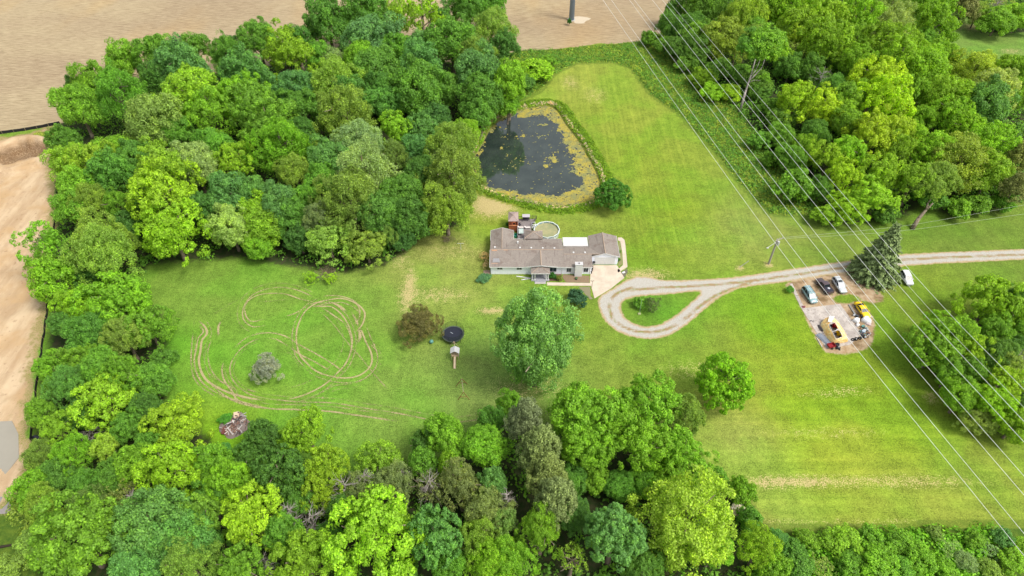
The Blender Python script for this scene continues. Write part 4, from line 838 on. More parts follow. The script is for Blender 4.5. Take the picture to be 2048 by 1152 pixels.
# ridge caps, valleys, fascia
def capline(a, b, wd=.14, z=.035, mat=None, name="ridge_cap"): a = Vector(a)+Vector((0, 0, z)); b = Vector(b)+Vector((0, 0, z)); MB().tube(a, b, wd*.5, n=5).build(name, mat or CAPM, house)
capline((XL-.25, YR, ZR), (XM+.05, YR, ZR)); capline((fx0, 116.95, ZR-.05), (fx0, YR-.3, ZR-.02), .26); capline((wx, YR+.4, ZR-.03), (wx, 130.75, ZR-.03)); capline((XM+.07, MR, 3.36), (gxm-1.3, MR, 3.36), .12); capline((gxm, GY0-.3, 3.72), (gxm, GY1+.35, 3.72), .22)
def fascia(a, b, hgt=.2): 
    a, b = Vector(a), Vector(b); d = b-a; m = (a+b)/2-Vector((0, 0, hgt/2)); q = d.to_track_quat('X', 'Z').to_matrix()
    MB().box(m, (d.length, .05, hgt), mat=q).build("fascia", WHITE, house)
fascia((XL-.3, YF-.55, ZE+.02), (2.75, YF-.55, ZE+.02)); fascia((10.9, YF-.55, ZE+.02), (XM, YF-.55, ZE+.02)); fascia((XM+.08, YF-.555, ZE-.03), (XR+.2, YF-.555, ZE-.03))
fascia((2.8, YF-.58, ZE+.05), (fx0, 116.9, ZR-.02), .22); fascia((10.9, YF-.58, ZE+.05), (fx0+.02, 116.9, ZR-.02), .22)
fascia((GX0-.35, GY0-.34, 2.68), (gxm, GY0-.34, 3.76), .2); fascia((GX1+.35, GY0-.34, 2.68), (gxm+.01, GY0-.34, 3.76), .2); fascia((GX1+.39, GY0-.3, 2.66), (GX1+.39, GY1+.35, 2.66)); fascia((XL-o+.06, YF-.5, ZE), (XL-o+.06, YR, ZR), .2); fascia((XL-o+.06, 130.75, ZE+.04), (XL-o+.06, YR+4.6, ZE+.04), .2)
fascia((.1+.34, YB-.1, ZE+.05), (.44, 130.75, ZE+.05), .2); fascia((.45, YB+.44, ZE+.02), (XM, YB+.44, ZE+.02), .15)
fascia((XL-.25, 130.79, ZE+.06), (wx, 130.79, ZR), .2); fascia((.4, 130.79, ZE+.06), (wx+.01, 130.79, ZR), .2)
# roof vents and the weathered patches
def rz_at(y, main=True): return ZE+(ZR-ZE)*(1-abs(y-YR)/(5.1 if main else 5.1))
for (x, y) in ((989.8, 495.6), (1035.5, 484.8), (1040, 496.6), (1062.5, 497), (1085.5, 497.3), (1108.7, 497.6)):
    q = P(x, y, 3.25); MB().box((q.x, q.y, 3.3), (.36, .36, .5)).build("roof_vent", WHITE, house)
for (x, y) in ((1147, 505.6), (1170, 505.5)):
    q = P(x, y, 3.2); MB().box((q.x, q.y, 3.2), (.36, .36, .4)).build("roof_vent", WHITE, house)
sl_ = (ZR-ZE)/(YR-YF+.5)
def patch(x0, y0, x1, y1, mat, name="roof_patch", lift=.03):
    a = P(x0, y1, 3.1); b_ = P(x1, y0, 3.3); zz = lambda y: ZE+(y-YF+.5)*sl_+lift
    MB().add([(a.x, a.y, zz(a.y)), (b_.x, a.y, zz(a.y)), (b_.x-.2, b_.y, zz(b_.y)), (a.x+.2, b_.y, zz(b_.y))], [(0, 1, 2, 3)]).build(name, mat, house)
patch(985, 515.5, 1000, 523, M("grey_patch", (160, 158, 160), .8, vary=.35, scale=2)); patch(983, 501.5, 995, 504.5, M("bare_wood_patch", (206, 158, 122), .9, vary=.3, scale=3), lift=.035); patch(1007, 501.5, 1016, 503.6, M("bare_wood_patch"), lift=.035); patch(982, 523.5, 996, 525.8, M("bare_wood_patch2", (196, 160, 136), .9, vary=.3), lift=.035)
patch(985, 513.6, 1006, 514.6, M("dark_patch", (96, 88, 90), .9), lift=.04)
# windows and doors
def window(x, z0, z1, wd, y=YF-.08, panes=2):
    f = MB(); h = z1-z0; zc = (z0+z1)/2
    for a in (-1, 1): f.box((x+a*(wd/2+.04), y-.02, zc), (.08, .1, h+.16))
    for a in (-1, 1): f.box((x, y-.02, zc+a*(h/2+.04)), (wd, .1, .08))
    if panes > 1: f.box((x, y-.02, zc), (.05, .08, h))
    w_ = f.build("window", WHITE, house)
    for i in range(panes): MB().box((x-wd/2+wd*(i+.5)/panes, y-.01, zc), (wd/panes-.03, .03, h)).build("pane", GLASS, w_)
    return w_
window(-2.85, 1.55, 2.1, 1.15); window(1.7, 1.5, 2.05, 1.15); window(9.6, .85, 2.1, 1.6); window(13.35, .75, 1.95, 1.0); window(17.35, .75, 1.95, 1.0)
d_ = MB().box((6.3, YF-.11, 1.25), (1.0, .06, 2.05)).build("door", M("front_door", (150, 80, 70)), house); MB().box((6.68, YF-.17, 1.2), (.06, .06, .16)).build("handle", M("brass", (190, 160, 90), .3, 1), d_)
gd = MB()
gd_ = thing("garage_door", None, None, (0, 0, 0)); gd_.parent = house
for k in range(4):
    for j in range(4): MB().box((19.62+.62+j*1.24, GY0-.11-.004*((k+j) % 2), .33+k*.55), (1.2, .05, .52)).build("panel", WHITE, gd_)
MB().box((gxm, GY0-.085, 2.3), (5.2, .06, .12)).build("garage_door_trim", WHITE, house)
MB().box((15.55, YF-.5, 1.7), (1.7, .96, 4.0)).build("chimney", WHITE, house); MB().box((15.55, YF-.5, 3.74), (1.85, 1.1, .1)).build("chimney_cap", M("cap_grey", (216, 214, 214)), house); MB().tube((15.6, YF-.5, 3.78), (15.6, YF-.5, 3.95), .22, n=10).build("flue", M("flue", (150, 146, 146), .5), house)
# porch
PX0, PX1 = 4.6, 8.6
roofslab([(PX0-.2, 115.35, 2.45), (PX1+.2, 115.35, 2.45), ((PX0+PX1)/2+.2, 117.3, 2.95), ((PX0+PX1)/2-.2, 117.3, 2.95)], "porch_roof", th=.12)
roofslab([(PX0-.2, 115.35, 2.45), (PX0-.2, 117.36, 2.45), ((PX0+PX1)/2-.2, 117.3, 2.95)], "porch_roof"); roofslab([(PX1+.2, 115.35, 2.45), (PX1+.2, 117.36, 2.45), ((PX0+PX1)/2+.2, 117.3, 2.95)], "porch_roof")
capline((PX0-.15, 115.4, 2.45), ((PX0+PX1)/2-.2, 117.2, 2.95), .1); capline((PX1+.15, 115.4, 2.45), ((PX0+PX1)/2+.2, 117.2, 2.95), .1)
fascia((PX0-.25, 115.31, 2.47), (PX1+.25, 115.31, 2.47), .16)
for x in (4.75, 5.35, 7.95, 8.45): MB().box((x, 115.75, 1.3), (.2, .2, 2.2)).box((x, 115.75, .32), (.28, .28, .12)).build("porch_column", WHITE, house)
PG = M("porch_floor", (176, 176, 182), .8); MB().box((6.6, 116.55, .1), (4.2, 2.4, .32)).build("porch_floor", PG, house)
MB().box((6.6, 115.15, .04), (2.6, .4, .26)).build("step", PG, house); MB().box((6.6, 114.72, -.02), (2.6, .46, .2)).build("step", M("step_grey", (206, 200, 196)), house)
# dishes, meter box and downspouts
MB().box((XR-.3, YF-.1, 1.2), (.12, .08, 2.5)).build("downspout", WHITE, house); MB().box((11.7, YF-.13, 1.2), (.1, .08, 2.5)).build("downspout", WHITE, house)
MB().box((18.9, 120.6, .7), (.5, .5, 1.0)).build("meter_box", M("meter_grey", (90, 90, 96)), house)
# ================= deck, gazebo, pool
WOODG = M("deck_grey", (150, 140, 138), .85, vary=.25, scale=2); DZ = 1.1
d0 = P(1035, 438.5, DZ); d1 = P(1073, 437.5, DZ); d2 = P(1063, 455, DZ); dY = 127.75
deck = thing("pool_deck", "weathered grey timber deck between the house and the round pool", "deck", (0, 0, 0))
X0, X1 = d0.x, P(1050, 470, DZ).x+1.2; n = 0; y = dY
while y < d0.y:
    x1 = d2.x-.1 if y < d2.y else d2.x+(d1.x-d2.x)*(y-d2.y)/(d1.y-d2.y)
    if y < 131.6: x1 = 3.4
    MB().box(((X0+x1)/2, y+.13, DZ-.03), (x1-X0, .25, .05)).build("plank", WOODG, deck); y += .28
MB().box(((X0+3.4)/2, dY+2, DZ-.16), (3.4-X0, 3.9, .2)).box(((X0+d2.x)/2, (131.8+d0.y)/2, DZ-.16), (d2.x-X0-.1, d0.y-131.8, .2)).build("deck_frame", WOODG, deck)
RAILM = M("rail_dark", (84, 76, 76), .8)
def rail(a, b, n, mat=RAILM, par=deck, z=DZ, h=.95):
    a, b = Vector((a[0], a[1], z)), Vector((b[0], b[1], z)); mb = MB().tube(a+Vector((0, 0, h)), b+Vector((0, 0, h)), .05, n=5).tube(a+Vector((0, 0, .12)), b+Vector((0, 0, .12)), .03, n=4); mb.build("top_rail", mat, par)
    for i in range(n+1):
        q = a.lerp(b, i/n); MB().box(q+Vector((0, 0, h/2)), (.05, .05, h) if i % 4 else (.09, .09, h+.05)).build("baluster", mat, par)
rail((d0.x, d0.y), (d1.x, d1.y), 20); rail((d1.x, d1.y), (d2.x, d2.y), 10); rail((X0, dY+2.8), (X0, d0.y), 18, M("rail_light", (206, 202, 200), .7))
for (x, y) in ((X0+.15, 128.2), (X0+.15, 132), (X0+.15, d0.y-.1), (d2.x-.3, d0.y-.2), (3.2, 131.5), (d2.x-.3, 132.3)): MB().box((x, y, .4), (.12, .12, 1.2)).build("post", WOODG, deck)
# pyramid pavilion roof over the deck by the house
pv = thing("deck_pavilion", "brown shingled hip-roofed pavilion against the back wall of the house", "pavilion", (0, 0, 0)); ez = 3.0
c4 = [P(1048.2, 477.5, ez), P(1086, 477.5, ez), P(1084.8, 461.2, ez), P(1050, 461, ez)]; apx = P(1066.6, 463.5, 3.9); apx.y = (c4[0].y+c4[3].y)/2
for i in range(4): roofslab([c4[i], c4[(i+1) % 4], apx], "roof", par=pv); 
for i in range(4): MB().tube(c4[i]+Vector((0, 0, .04)), apx+Vector((0, 0, .04)), .06, n=5).build("ridge_cap", CAPM, pv)
for v in c4: MB().box((v.x*.97+apx.x*.03, v.y+(apx.y-v.y)*.08, 1.45), (.12, .12, 3)).build("post", WHITE, pv)
# little cedar gazebo
gz = 3.55; g4 = [P(1016.2, 442.6, gz), P(1037, 442.6, gz), P(1036.6, 423.5, gz), P(1016.8, 423.5, gz)]; ga = P(1026.4, 430.5, gz+.75)
gz_o = thing("cedar_gazebo", "small orange cedar gazebo with a brown pyramid shingle roof", "gazebo", (0, 0, 0))
GSH = M("gazebo_shingle", (176, 156, 150), .9, vary=.3, scale=2)
for i in range(4): roofslab([g4[i], g4[(i+1) % 4], ga], "roof", GSH, par=gz_o); MB().tube(g4[i]+Vector((0, 0, .04)), ga+Vector((0, 0, .04)), .05, n=5).build("ridge_cap", CAPM, gz_o)
CED = M("cedar", (190, 108, 70), .8, vary=.35, scale=3); cx0, cx1 = g4[0].x+.22, g4[1].x-.22; cy0, cy1 = g4[0].y+.25, g4[3].y-.3
for (x, y) in ((cx0, cy0), (cx1, cy0), (cx0, cy1), (cx1, cy1)): MB().box((x, y, gz/2-.1), (.12, .12, gz)).build("post", CED, gz_o)
nb = 9
for s_, (ya) in (("f", cy0), ("b", cy1)):
    for k in range(nb): MB().box((cx0+(cx1-cx0)*(k+.5)/nb, ya-.01*(k % 2), 1.0), ((cx1-cx0)/nb*.9, .04, 1.9)).build("plank", CED, gz_o)
MB().box(((cx0+cx1)/2, cy0-.08, 2.05), (cx1-cx0+.1, .1, .12)).build("rail", M("cedar_pale", (236, 160, 110), .8), gz_o)
for x in (cx0, cx1): MB().box((x, (cy0+cy1)/2, 1.0), (.04, cy1-cy0-.14, 1.9)).build("side_panel", CED, gz_o)
MB().box(((cx0+cx1)/2, (cy0+cy1)/2, 1.2), (cx1-cx0-.1, cy1-cy0-.1, .1)).build("floor", CED, gz_o)
MB().box(((cx0+cx1)/2+.2, cy0-.02, 2.6), (.5, .1, .5)).build("window", M("dark_void", (40, 26, 20)), gz_o)
# pool
pc = P(1093.5, 458.6, 1.25); pc.z = 0; R_ = 3.15; pool = thing("round_pool", "round above-ground pool with murky greenish water behind the house", "pool", pc)
MB().ring((0, 0, 0), R_-.02, R_+.03, -.05, 1.2, 12).build("pool_wall", M("pool_wall", (226, 230, 226), .5), pool)
for k in range(12):
    a = 2*math.pi*k/12; b2 = 2*math.pi*(k+1)/12; q = [(r*math.cos(x), r*math.sin(x)) for x in (a+.01, b2-.01) for r in (R_-.06, R_+.14)]
    MB().prism([q[0], q[1], q[3], q[2]], 1.2, 1.27).build("rim_section", M("pool_rim", (240, 250, 244), .4, k=1.5), pool)
    MB().box(((R_+.08)*math.cos(a), (R_+.08)*math.sin(a), .6), (.14, .14, 1.25), a).build("upright", M("pool_rim"), pool)
t = NT("pool_water_mat"); p = t.pos(); PW = t.done(t.bsdf(t.mix(t.rng(t.noise(p, .6, 3), .35, .65), A(158, 162, 116), A(182, 176, 128)), .08, .5, t.bump(t.noise(p, 3, 2), .02, .02)))
MB().prism([(2*math.cos(a)*R_/2*.99, math.sin(a)*R_*.99) for a in np.arange(0, 6.28, .2618)], .74, .8).build("water", PW, pool)
MB().ring((0, 0, 0), R_-.1, R_-.02, .76, 1.19, 24).build("liner", M("liner", (150, 176, 182), .5), pool)
lx = P(1067, 452.5, 1.2); ld = thing("pool_ladder", "white moulded pool steps at the deck edge", "pool steps", (lx.x, lx.y, 1.1)); WP = M("white_plastic", (246, 248, 250), .4, k=1.5)
for k in range(3): MB().box((.45-.3*k, 0, .1-.28*k+.3), (.3, .8, .1)).build("step", WP, ld)
for s_ in (-1, 1): MB().path([(-.6, s_*.45, -.1), (-.4, s_*.45, 1.0), (.3, s_*.45, 1.1), (.7, s_*.45, .2)], .06).build("handrail", WP, ld)
# deck furniture
def furn(name, label, cat, x, y, z=DZ, rz=0): q = P(x, y, z); return thing(name, label, cat, (q.x, q.y, z), rz)
sw = furn("canopy_swing", "grey canopied swing seat at the far rail of the deck", "swing seat", 1052, 441.5); GC = M("canopy_grey", (196, 190, 196), .8)
roofslab([(-.95, -.45, 1.5), (.95, -.45, 1.5), (.95, .5, 1.75), (-.95, .5, 1.75)], "canopy", GC, .04, sw); MB().box((0, .1, .45), (1.7, .5, .1)).build("seat", M("seat_dark", (70, 66, 74)), sw); MB().box((0, .35, .75), (1.7, .08, .5)).build("backrest", M("seat_dark"), sw)
for x in (-1, 1):
    for y in (-.5, .5): MB().tube((x, y, 0), (x*.95, 0, 1.55), .03, n=5).build("leg", M("seat_dark"), sw)
tb = furn("glass_table", "pale glass-topped patio table on the left side of the deck", "table", 1042, 466.5); MB().box((0, 0, .72), (1.2, 1.9, .04)).build("table_top", M("glass_pale", (196, 212, 204), .2), tb)
MB().ring((0, 0, .7), .2, .26, .03, .06, 12).build("plate", WP, tb)
for x in (-.5, .5):
    for y in (-.8, .8): MB().tube((x, y, 0), (x, y, .7), .03, n=5).build("leg", M("frame_grey", (140, 140, 146)), tb)
def lounger(x, y, rz, label):
    l = furn("sun_lounger", label, "lounger", x, y, DZ, rz); CU = M("cushion_white", (236, 226, 220), .8, k=1.5); MB().box((0, 0, .35), (1.2, .55, .08)).build("seat", CU, l)
    MB().box((-.75, 0, .55), (.5, .55, .07), mat=Matrix.Rotation(math.radians(40), 3, 'Y')).build("backrest", CU, l)
    for a in (-.5, .5):
        for c in (-.24, .24): MB().tube((a, c, 0), (a, c, .33), .02, n=4).build("leg", M("frame_grey"), l)
    l["group"] = "white deck loungers"
lounger(1042.5, 456.6, 0, "white lounger directly above the glass table on the deck"); lounger(1056, 456.8, .05, "white lounger near the pool steps on the deck")
ch = furn("deck_chair", "dark tilted chair in the middle of the deck", "chair", 1040, 451.5, DZ, .6); MB().box((0, 0, .35), (.5, .5, .05)).build("seat", M("seat_dark"), ch); MB().box((0, .25, .6), (.5, .05, .5)).build("backrest", M("seat_dark"), ch)
for x in (-.2, .2):
    for y in (-.2, .2): MB().tube((x, y, 0), (x, y, .34), .02, n=4).build("leg", M("seat_dark"), ch)
q = P(1030.5, 470, .4); ks = thing("green_play_tub", "turquoise plastic tub on the ground beside the deck", "tub", (q.x, q.y, 0)); TU = M("turquoise", (80, 190, 160), .4)
MB().ring((0, 0, 0), .5, .62, .05, .5, 16).build("rim", TU, ks); MB().ring((0, 0, 0), .01, .5, .04, .1, 16).build("base", TU, ks)
# garage side things
def grill(x, y, label):
    q = P(x, y, 0); g = thing("kettle_grill", label, "grill", q); BK = M("black_enamel", (34, 34, 38), .35); MB().blob((0, 0, .85), (.32, .32, .2), 1, 2, 0).build("bowl", BK, g, True); MB().blob((0, 0, .98), (.33, .33, .2), 1, 2, 0).build("lid", BK, g, True)
    for k in range(3): MB().tube((.1*math.cos(k*2.1), .1*math.sin(k*2.1), .8), (.35*math.cos(k*2.1), .35*math.sin(k*2.1), 0), .02, n=5).build("leg", BK, g)
grill(1187.5, 530, "black kettle grill at the left of the garage door")
def bin_(x, y, label, rgb, s=1.):
    q = P(x, y, 0); g = thing("wheeled_bin", label, "bin", q); m_ = M("bin_%d_%d_%d" % rgb, rgb, .5)
    MB().add([(a*(.24+.06*c)*s, b*(.26+.06*c)*s, c*.95*s) for c in (0, 1) for a, b in ((-1, -1), (1, -1), (1, 1), (-1, 1))], [(0, 1, 2, 3), (4, 5, 6, 7), (0, 1, 5, 4), (1, 2, 6, 5), (2, 3, 7, 6), (3, 0, 4, 7)]).build("body", m_, g)
    MB().box((0, 0, .99*s), (.66*s, .7*s, .07)).build("lid", m_, g)
    for a in (-.2, .2): MB().tube((a-.03, .3, .1), (a+.03, .3, .1), .1, n=10).build("wheel", M("tyre", (38, 38, 40), .9), g)
bin_(1183, 540.5, "black wheeled bin at the right corner of the house front wall", (36, 34, 40)); bin_(1181.5, 546.5, "second black bin in front of the one at the house corner", (44, 42, 50), .8)
q = P(1152.5, 559, 0); fb = thing("garden_pot", "dark round pot in the flower bed under the chimney", "pot", q); MB().tube((0, 0, 0), (0, 0, .4), .22, .34, 12).build("pot", M("pot_dark", (70, 72, 78)), fb); MB().blob((0, 0, .5), (.3, .3, .2), 4, 2, .3).build("plant", M("pot_plant", (90, 130, 80)), fb)
q = P(1247, 546, 0); tag(MB().box((q.x, q.y, .15), (.7, .35, .3), .5).build("white_planter", WP), "small white box in the gravel bed beside the apron", "planter")
q = P(1183.5, 575, 0); lp = thing("lamp_post", "twin-headed black yard lamp at the corner of the concrete apron", "lamp post", q); LM_ = M("lamp_black", (44, 42, 44), .5)
MB().tube((0, 0, 0), (0, 0, 2.1), .05, .04).build("pole", LM_, lp); MB().box((0, 0, 2.05), (.6, .05, .05)).build("arm", LM_, lp)
for a in (-.3, .3): MB().tube((a, 0, 2.0), (a, 0, 2.35), .08, .13, 6).build("lamp_head", M("lamp_glass", (220, 210, 190), .3), lp)
for (x0, y0, x1, y1, lab) in ((1033, 552.5, 1059, 556, "long pale board lying against the front wall base"), (1043, 559.5, 1063, 556.5, "white gutter length lying on the grass left of the porch")):
    a, b2 = P(x0, y0, .08), P(x1, y1, .08); tag(MB().box((a+b2)/2, ) if False else MB().box(tuple((a+b2)/2), ((b2-a).length, .22, .1), math.atan2(b2.y-a.y, b2.x-a.x)).build("board", WHITE), lab, "board")
q = P(960+22, 553, 0); tag(MB().box((q.x-.4, q.y+.05, .05), (1.2, .3, .1), .15).build("splash_block", WHITE), "white splash block at the left front corner of the house", "splash block")
tag(slab("paver_pad", [(967, 541), (980, 540), (980, 548), (967, 548)], M("paver", (186, 160, 140)), .05), kind='structure')

# ================= play lawn
BLK = M("trampoline_black", (44, 48, 62), .55, vary=.15); q = P(906, 668, .9); tp = thing("trampoline", "round dark trampoline with a net beside the reddish-brown tree", "trampoline", (q.x, q.y, 0)); TRr = 2.3
MB().prism([(TRr*.93*math.cos(a), TRr*.93*math.sin(a)) for a in np.arange(0, 6.28, .2618)], .86, .88).build("mat", BLK, tp)
MB().ring((0, 0, .9), TRr*.93, TRr*1.04, -.03, .04, 32).build("pad", M("pad_grey", (96, 108, 92), .7), tp)
MB().box((-.3, .35, .885), (.7, .1, .01), -.6).build("printed_mark", M("mark_pale", (190, 200, 210)), tp)
t = NT("net"); mx = t.n.new("ShaderNodeMixShader"); tr = t.n.new("ShaderNodeBsdfTransparent"); mx.inputs[0].default_value = .30; t.l.new(tr.outputs[0], mx.inputs[1]); t.l.new(t.bsdf((.02, .035, .03, 1), .9), mx.inputs[2]); NET = t.done(mx.outputs[0])
nv = [(TRr*1.03*math.cos(a), TRr*1.03*math.sin(a)) for a in np.arange(0, 6.28, 2*math.pi/24)][:24]
MB().add([(x, y, z) for z in (.9, 2.5) for x, y in nv], [(i, (i+1) % 24, 24+(i+1) % 24, 24+i) for i in range(24)]).build("net", NET, tp)
for k in range(6):
    a = k*math.pi/3+.26; c, s_ = math.cos(a)*TRr*1.05, math.sin(a)*TRr*1.05; MB().tube((c, s_, 0), (c, s_, 2.55), .028, n=6).build("pole", M("pole_green", (60, 76, 66), .5), tp)
    MB().tube((c, s_, 0), (c*.9, s_*.9, .86), .03, n=6).build("leg", M("steel_leg", (150, 156, 158), .4, .8), tp)
# play tower, slide and swing beam
q0 = P(911, 716, 0); pt = thing("play_tower", "white-roofed wooden play tower with a slide and swing beam", "play set", q0)
WW = M("faded_white_wood", (226, 226, 224), .8); TNW = M("tan_wood", (222, 196, 160), .8)
rel = lambda x, y, z: P(x, y, z)-q0
for (x, y) in ((-.7, -.55), (.7, -.55), (-.7, .55), (.7, .55)): MB().box((x, y, 1.2), (.1, .1, 2.5)).build("post", TNW, pt)
MB().box((0, 0, 1.25), (1.5, 1.2, .08)).build("platform", TNW, pt)
for s_ in (-1, 1): roofslab([(s_*.95, -.75, 2.35), (s_*.95, .75, 2.35), (0, .75, 3.0), (0, -.75, 3.0)], "roof", WW, .05, pt)
for s_ in (-1, 1):
    for k in range(5): MB().box((s_*.76, -.5+.25*k, 1.65), (.04, .2, .75)).build("slat", WW, pt)
for k in range(5): MB().box((-.6+.3*k, .62, 1.65), (.22, .04, .75)).build("slat", WW, pt)
mb = MB(); 
for k in range(8):
    a, b2 = k/8, (k+1)/8; f_ = lambda s: (-.62-2.3*s, 1.25-1.15*s**.9)
    (y0, z0), (y1, z1) = f_(a), f_(b2); mb.add([(x, y, z) for (y, z) in ((y0, z0), (y1, z1)) for x in (-.24, .24)], [(0, 1, 3, 2)])
mb.build("slide", M("slide_cream", (240, 220, 178), .5), pt)
for s_ in (-1, 1): MB().path([(s_*.26, -.62, 1.35), (s_*.26, -1.7, .9), (s_*.26, -2.9, .15)], .045, 5).build("slide_side", M("slide_brown", (150, 112, 84)), pt)
top = rel(907.5, 683, 2.3); MB().tube((0, .6, 2.2), top, .06).build("swing_beam", TNW, pt)
for x in (899, 917): f_ = rel(x, 693, 0); MB().tube(top, f_, .05).build("leg", TNW, pt)
# rusty swing frame
q0 = P(925, 780, 0); sf = thing("swing_frame", "rust-brown empty swing frame on the lower play lawn", "swing frame", q0); RU = M("rust", (150, 96, 66), .85, vary=.35); GB = M("beam_grey", (170, 160, 130), .8)
a1, a2 = rel(923.3, 757.5, 2.3), rel(926.8, 784, 2.3); MB().tube(a1, a2, .06).build("beam", GB, sf)
for ap_, ft in ((a1, ((912, 772.5), (934.8, 768.2))), (a2, ((916, 799.7), (939, 799.2)))):
    f = [rel(x, y, 0) for x, y in ft]
    for g in f: MB().tube(ap_, g, .06).build("leg", RU, sf)
    MB().tube(ap_.lerp(f[0], .62), ap_.lerp(f[1], .62), .045).build("cross_bar", RU, sf)
q = P(863, 684, .3); bb = thing("toy_ball", "teal play ball under the edge of the reddish-brown tree", "ball", (q.x, q.y, .45)); MB().blob((0, 0, 0), (.45, .45, .45), 0, 3, 0).build("ball", M("ball_teal", (110, 170, 160), .4), bb, True)
# clothes pole
q = P(922, 499, 0); cp = thing("clothes_pole", "thin pale T-shaped clothes pole on the lawn left of the house", "clothes pole", q); PM = M("pole_pale", (214, 220, 206), .6); MB().tube((0, 0, 0), (0, 0, 2.0), .05).build("pole", PM, cp); MB().box((0, 0, 1.95), (1.6, .07, .07)).build("cross_arm", PM, cp)
# brush pile
BR = M("dead_brush", (158, 136, 118), .9, vary=.4)
q = P(653, 545, .4); bp = thing("brush_pile", "heap of dead grey branches at the wood edge above the tyre-track loops", "brush pile", (q.x, q.y, 0)); rr = random.Random(4); mb = MB()
for k in range(150):
    a = rr.uniform(0, 6.28); r = rr.uniform(0, 2.3); z = .15+1.1*(1-r/2.6)*rr.random(); c = Vector((r*math.cos(a)*1.3, r*math.sin(a), z)); d = Vector((rr.gauss(0, 1), rr.gauss(0, 1), rr.gauss(0, .35))).normalized()*rr.uniform(.4, 1.2); mb.tube(c-d, c+d, rr.uniform(.015, .04), .008, 4)
mb.build("branches", BR, bp)
tp2 = P(641, 563, 0); st = thing("garden_stake", "small green T-shaped stake between the two saplings", "stake", tp2); MB().tube((0, 0, 0), (0, 0, 1.6), .04).build("stake", M("stake_green", (120, 150, 110)), st); MB().box((0, 0, 1.5), (1.0, .05, .05)).build("cross_bar", M("stake_green"), st)
q = P(896, 478, .2); b2 = thing("brush_pile", "small heap of twigs under the olive tree left of the house", "brush pile", (q.x, q.y, 0)); mb = MB()
for k in range(60):
    a = rr.uniform(0, 6.28); r = rr.uniform(0, 1.4); c = Vector((r*math.cos(a)*1.2, r*math.sin(a), .1+.4*rr.random())); d = Vector((rr.gauss(0, 1), rr.gauss(0, 1), rr.gauss(0, .3))).normalized()*rr.uniform(.3, .9); mb.tube(c-d, c+d, .03, .01, 4)
mb.build("branches", BR, b2)
# debris pile, boards and rubble each their own piece
q0 = P(472, 852, 0); dp = thing("debris_pile", "pile of broken boards, rubble and rusty sheet on the lower left lawn", "debris pile", q0); rr = random.Random(11)
MB().blob((0, 0, .05), (2.5, 2.5, .5), 3, 3, .2).build("ash_heap", M("ash", (140, 126, 120), .95, vary=.5, scale=3), dp)
mts = [M("board_grey", (196, 188, 184)), M("board_pale", (232, 222, 214)), M("board_brown", (146, 112, 96)), M("board_rust", (140, 104, 92)), M("board_dark", (84, 74, 74))]
for k in range(70):
    a = rr.uniform(0, 6.28); r = 2.2*math.sqrt(rr.random()); L = rr.uniform(.7, 2.4); R3 = Matrix.Rotation(rr.uniform(0, 3.1), 3, 'Z') @ Matrix.Rotation(rr.uniform(-.4, .4), 3, 'Y')
    MB().box((r*math.cos(a), r*math.sin(a), .45*(1.2-r/3.2)+rr.uniform(.05, .3)), (L, rr.uniform(.08, .25), .05), mat=R3).build("board", rr.choice(mts), dp)
for k in range(34):
    a = rr.uniform(0, 6.28); r = 2.1*math.sqrt(rr.random()); s_ = rr.uniform(.15, .4); MB().blob((r*math.cos(a), r*math.sin(a), .4*(1.1-r/3)+.1), (s_, s_, s_*.6), k, 1, .3).build("rubble_chunk", rr.choice(mts), dp)
a = rel(450, 862, .35); MB().box(tuple(P(451, 862, .35)-q0), (1.3, 1.5, .05), mat=Matrix.Rotation(.3, 3, 'Y')).build("rusty_sheet", M("rust_dark", (112, 62, 54)), dp)
MB().box(tuple(P(473, 830, .45)-q0), (1.0, 1.3, .4), .3).build("carton", M("carton", (236, 206, 176)), dp)
# driveway island pole, posts, utility pole
q = P(1278.5, 628, 0); yp = thing("yard_pole", "thin pale green pole in the driveway loop", "pole", q); MB().tube((0, 0, 0), (0, 0, 4.6), .05, .04).build("pole", M("pole_lightgreen", (170, 200, 160), .5), yp); MB().box((0, 0, .1), (.6, .5, .25), .3).build("base", M("stone_pale", (190, 196, 140)), yp)
a, b2 = P(1478.5, 534.5, 0), P(1497.5, 521.8, 2.2); gp = thing("leaning_post", "short pale post leaning right beside the driveway near the utility pole", "post", a); MB().tube((0, 0, -.1), b2-a, .10, .08).build("post", M("pole_pale2", (206, 204, 190)), gp)
b0 = P(1537, 528, 0); hp = zfor(b0.x, b0.y, 478); up = thing("utility_pole", "weathered grey utility pole with transformer beside the gravel drive", "utility pole", b0)
WPn = M("pole_wood", (176, 168, 156), .9, vary=.3); MB().tube((0, 0, -.2), (.1, 0, hp), .26, .18, 10).build("pole", WPn, up); MB().tube((.45, -.2, hp-1.6), (.45, -.2, hp-.6), .3, .3, 12).build("transformer", M("galv", (206, 208, 206), .4), up)
MB().box((.5, 0, hp-.15), (2.6, .12, .12), .5).build("cross_arm", WPn, up)
for x in (-.3, .5, 1.4): MB().tube((x*.9+.1, x*.45-.1, hp-.1), (x*.9+.1, x*.45-.1, hp+.25), .06, .04).build("insulator", M("porcelain", (214, 220, 214), .3), up)
MB().path([(0, -.1, hp-.8), (-1.2, -.9, hp-1.0), (-2.3, -1.6, hp-1.2)], .05).build("lamp_arm", M("galv"), up); MB().blob((-2.4, -1.7, hp-1.25), (.3, .2, .12), 1, 2, 0).build("lamp_head", M("galv"), up, True)
q = P(1645, 384, 0); sp2 = thing("small_pole", "small bare pole with a cross piece among the trees by the power lines", "pole", q); MB().tube((0, 0, 0), (0, 0, 7.5), .14, .1).build("pole", WPn, sp2); MB().box((0, 0, 7.2), (1.6, .12, .12), .6).build("cross_arm", M("galv"), sp2)
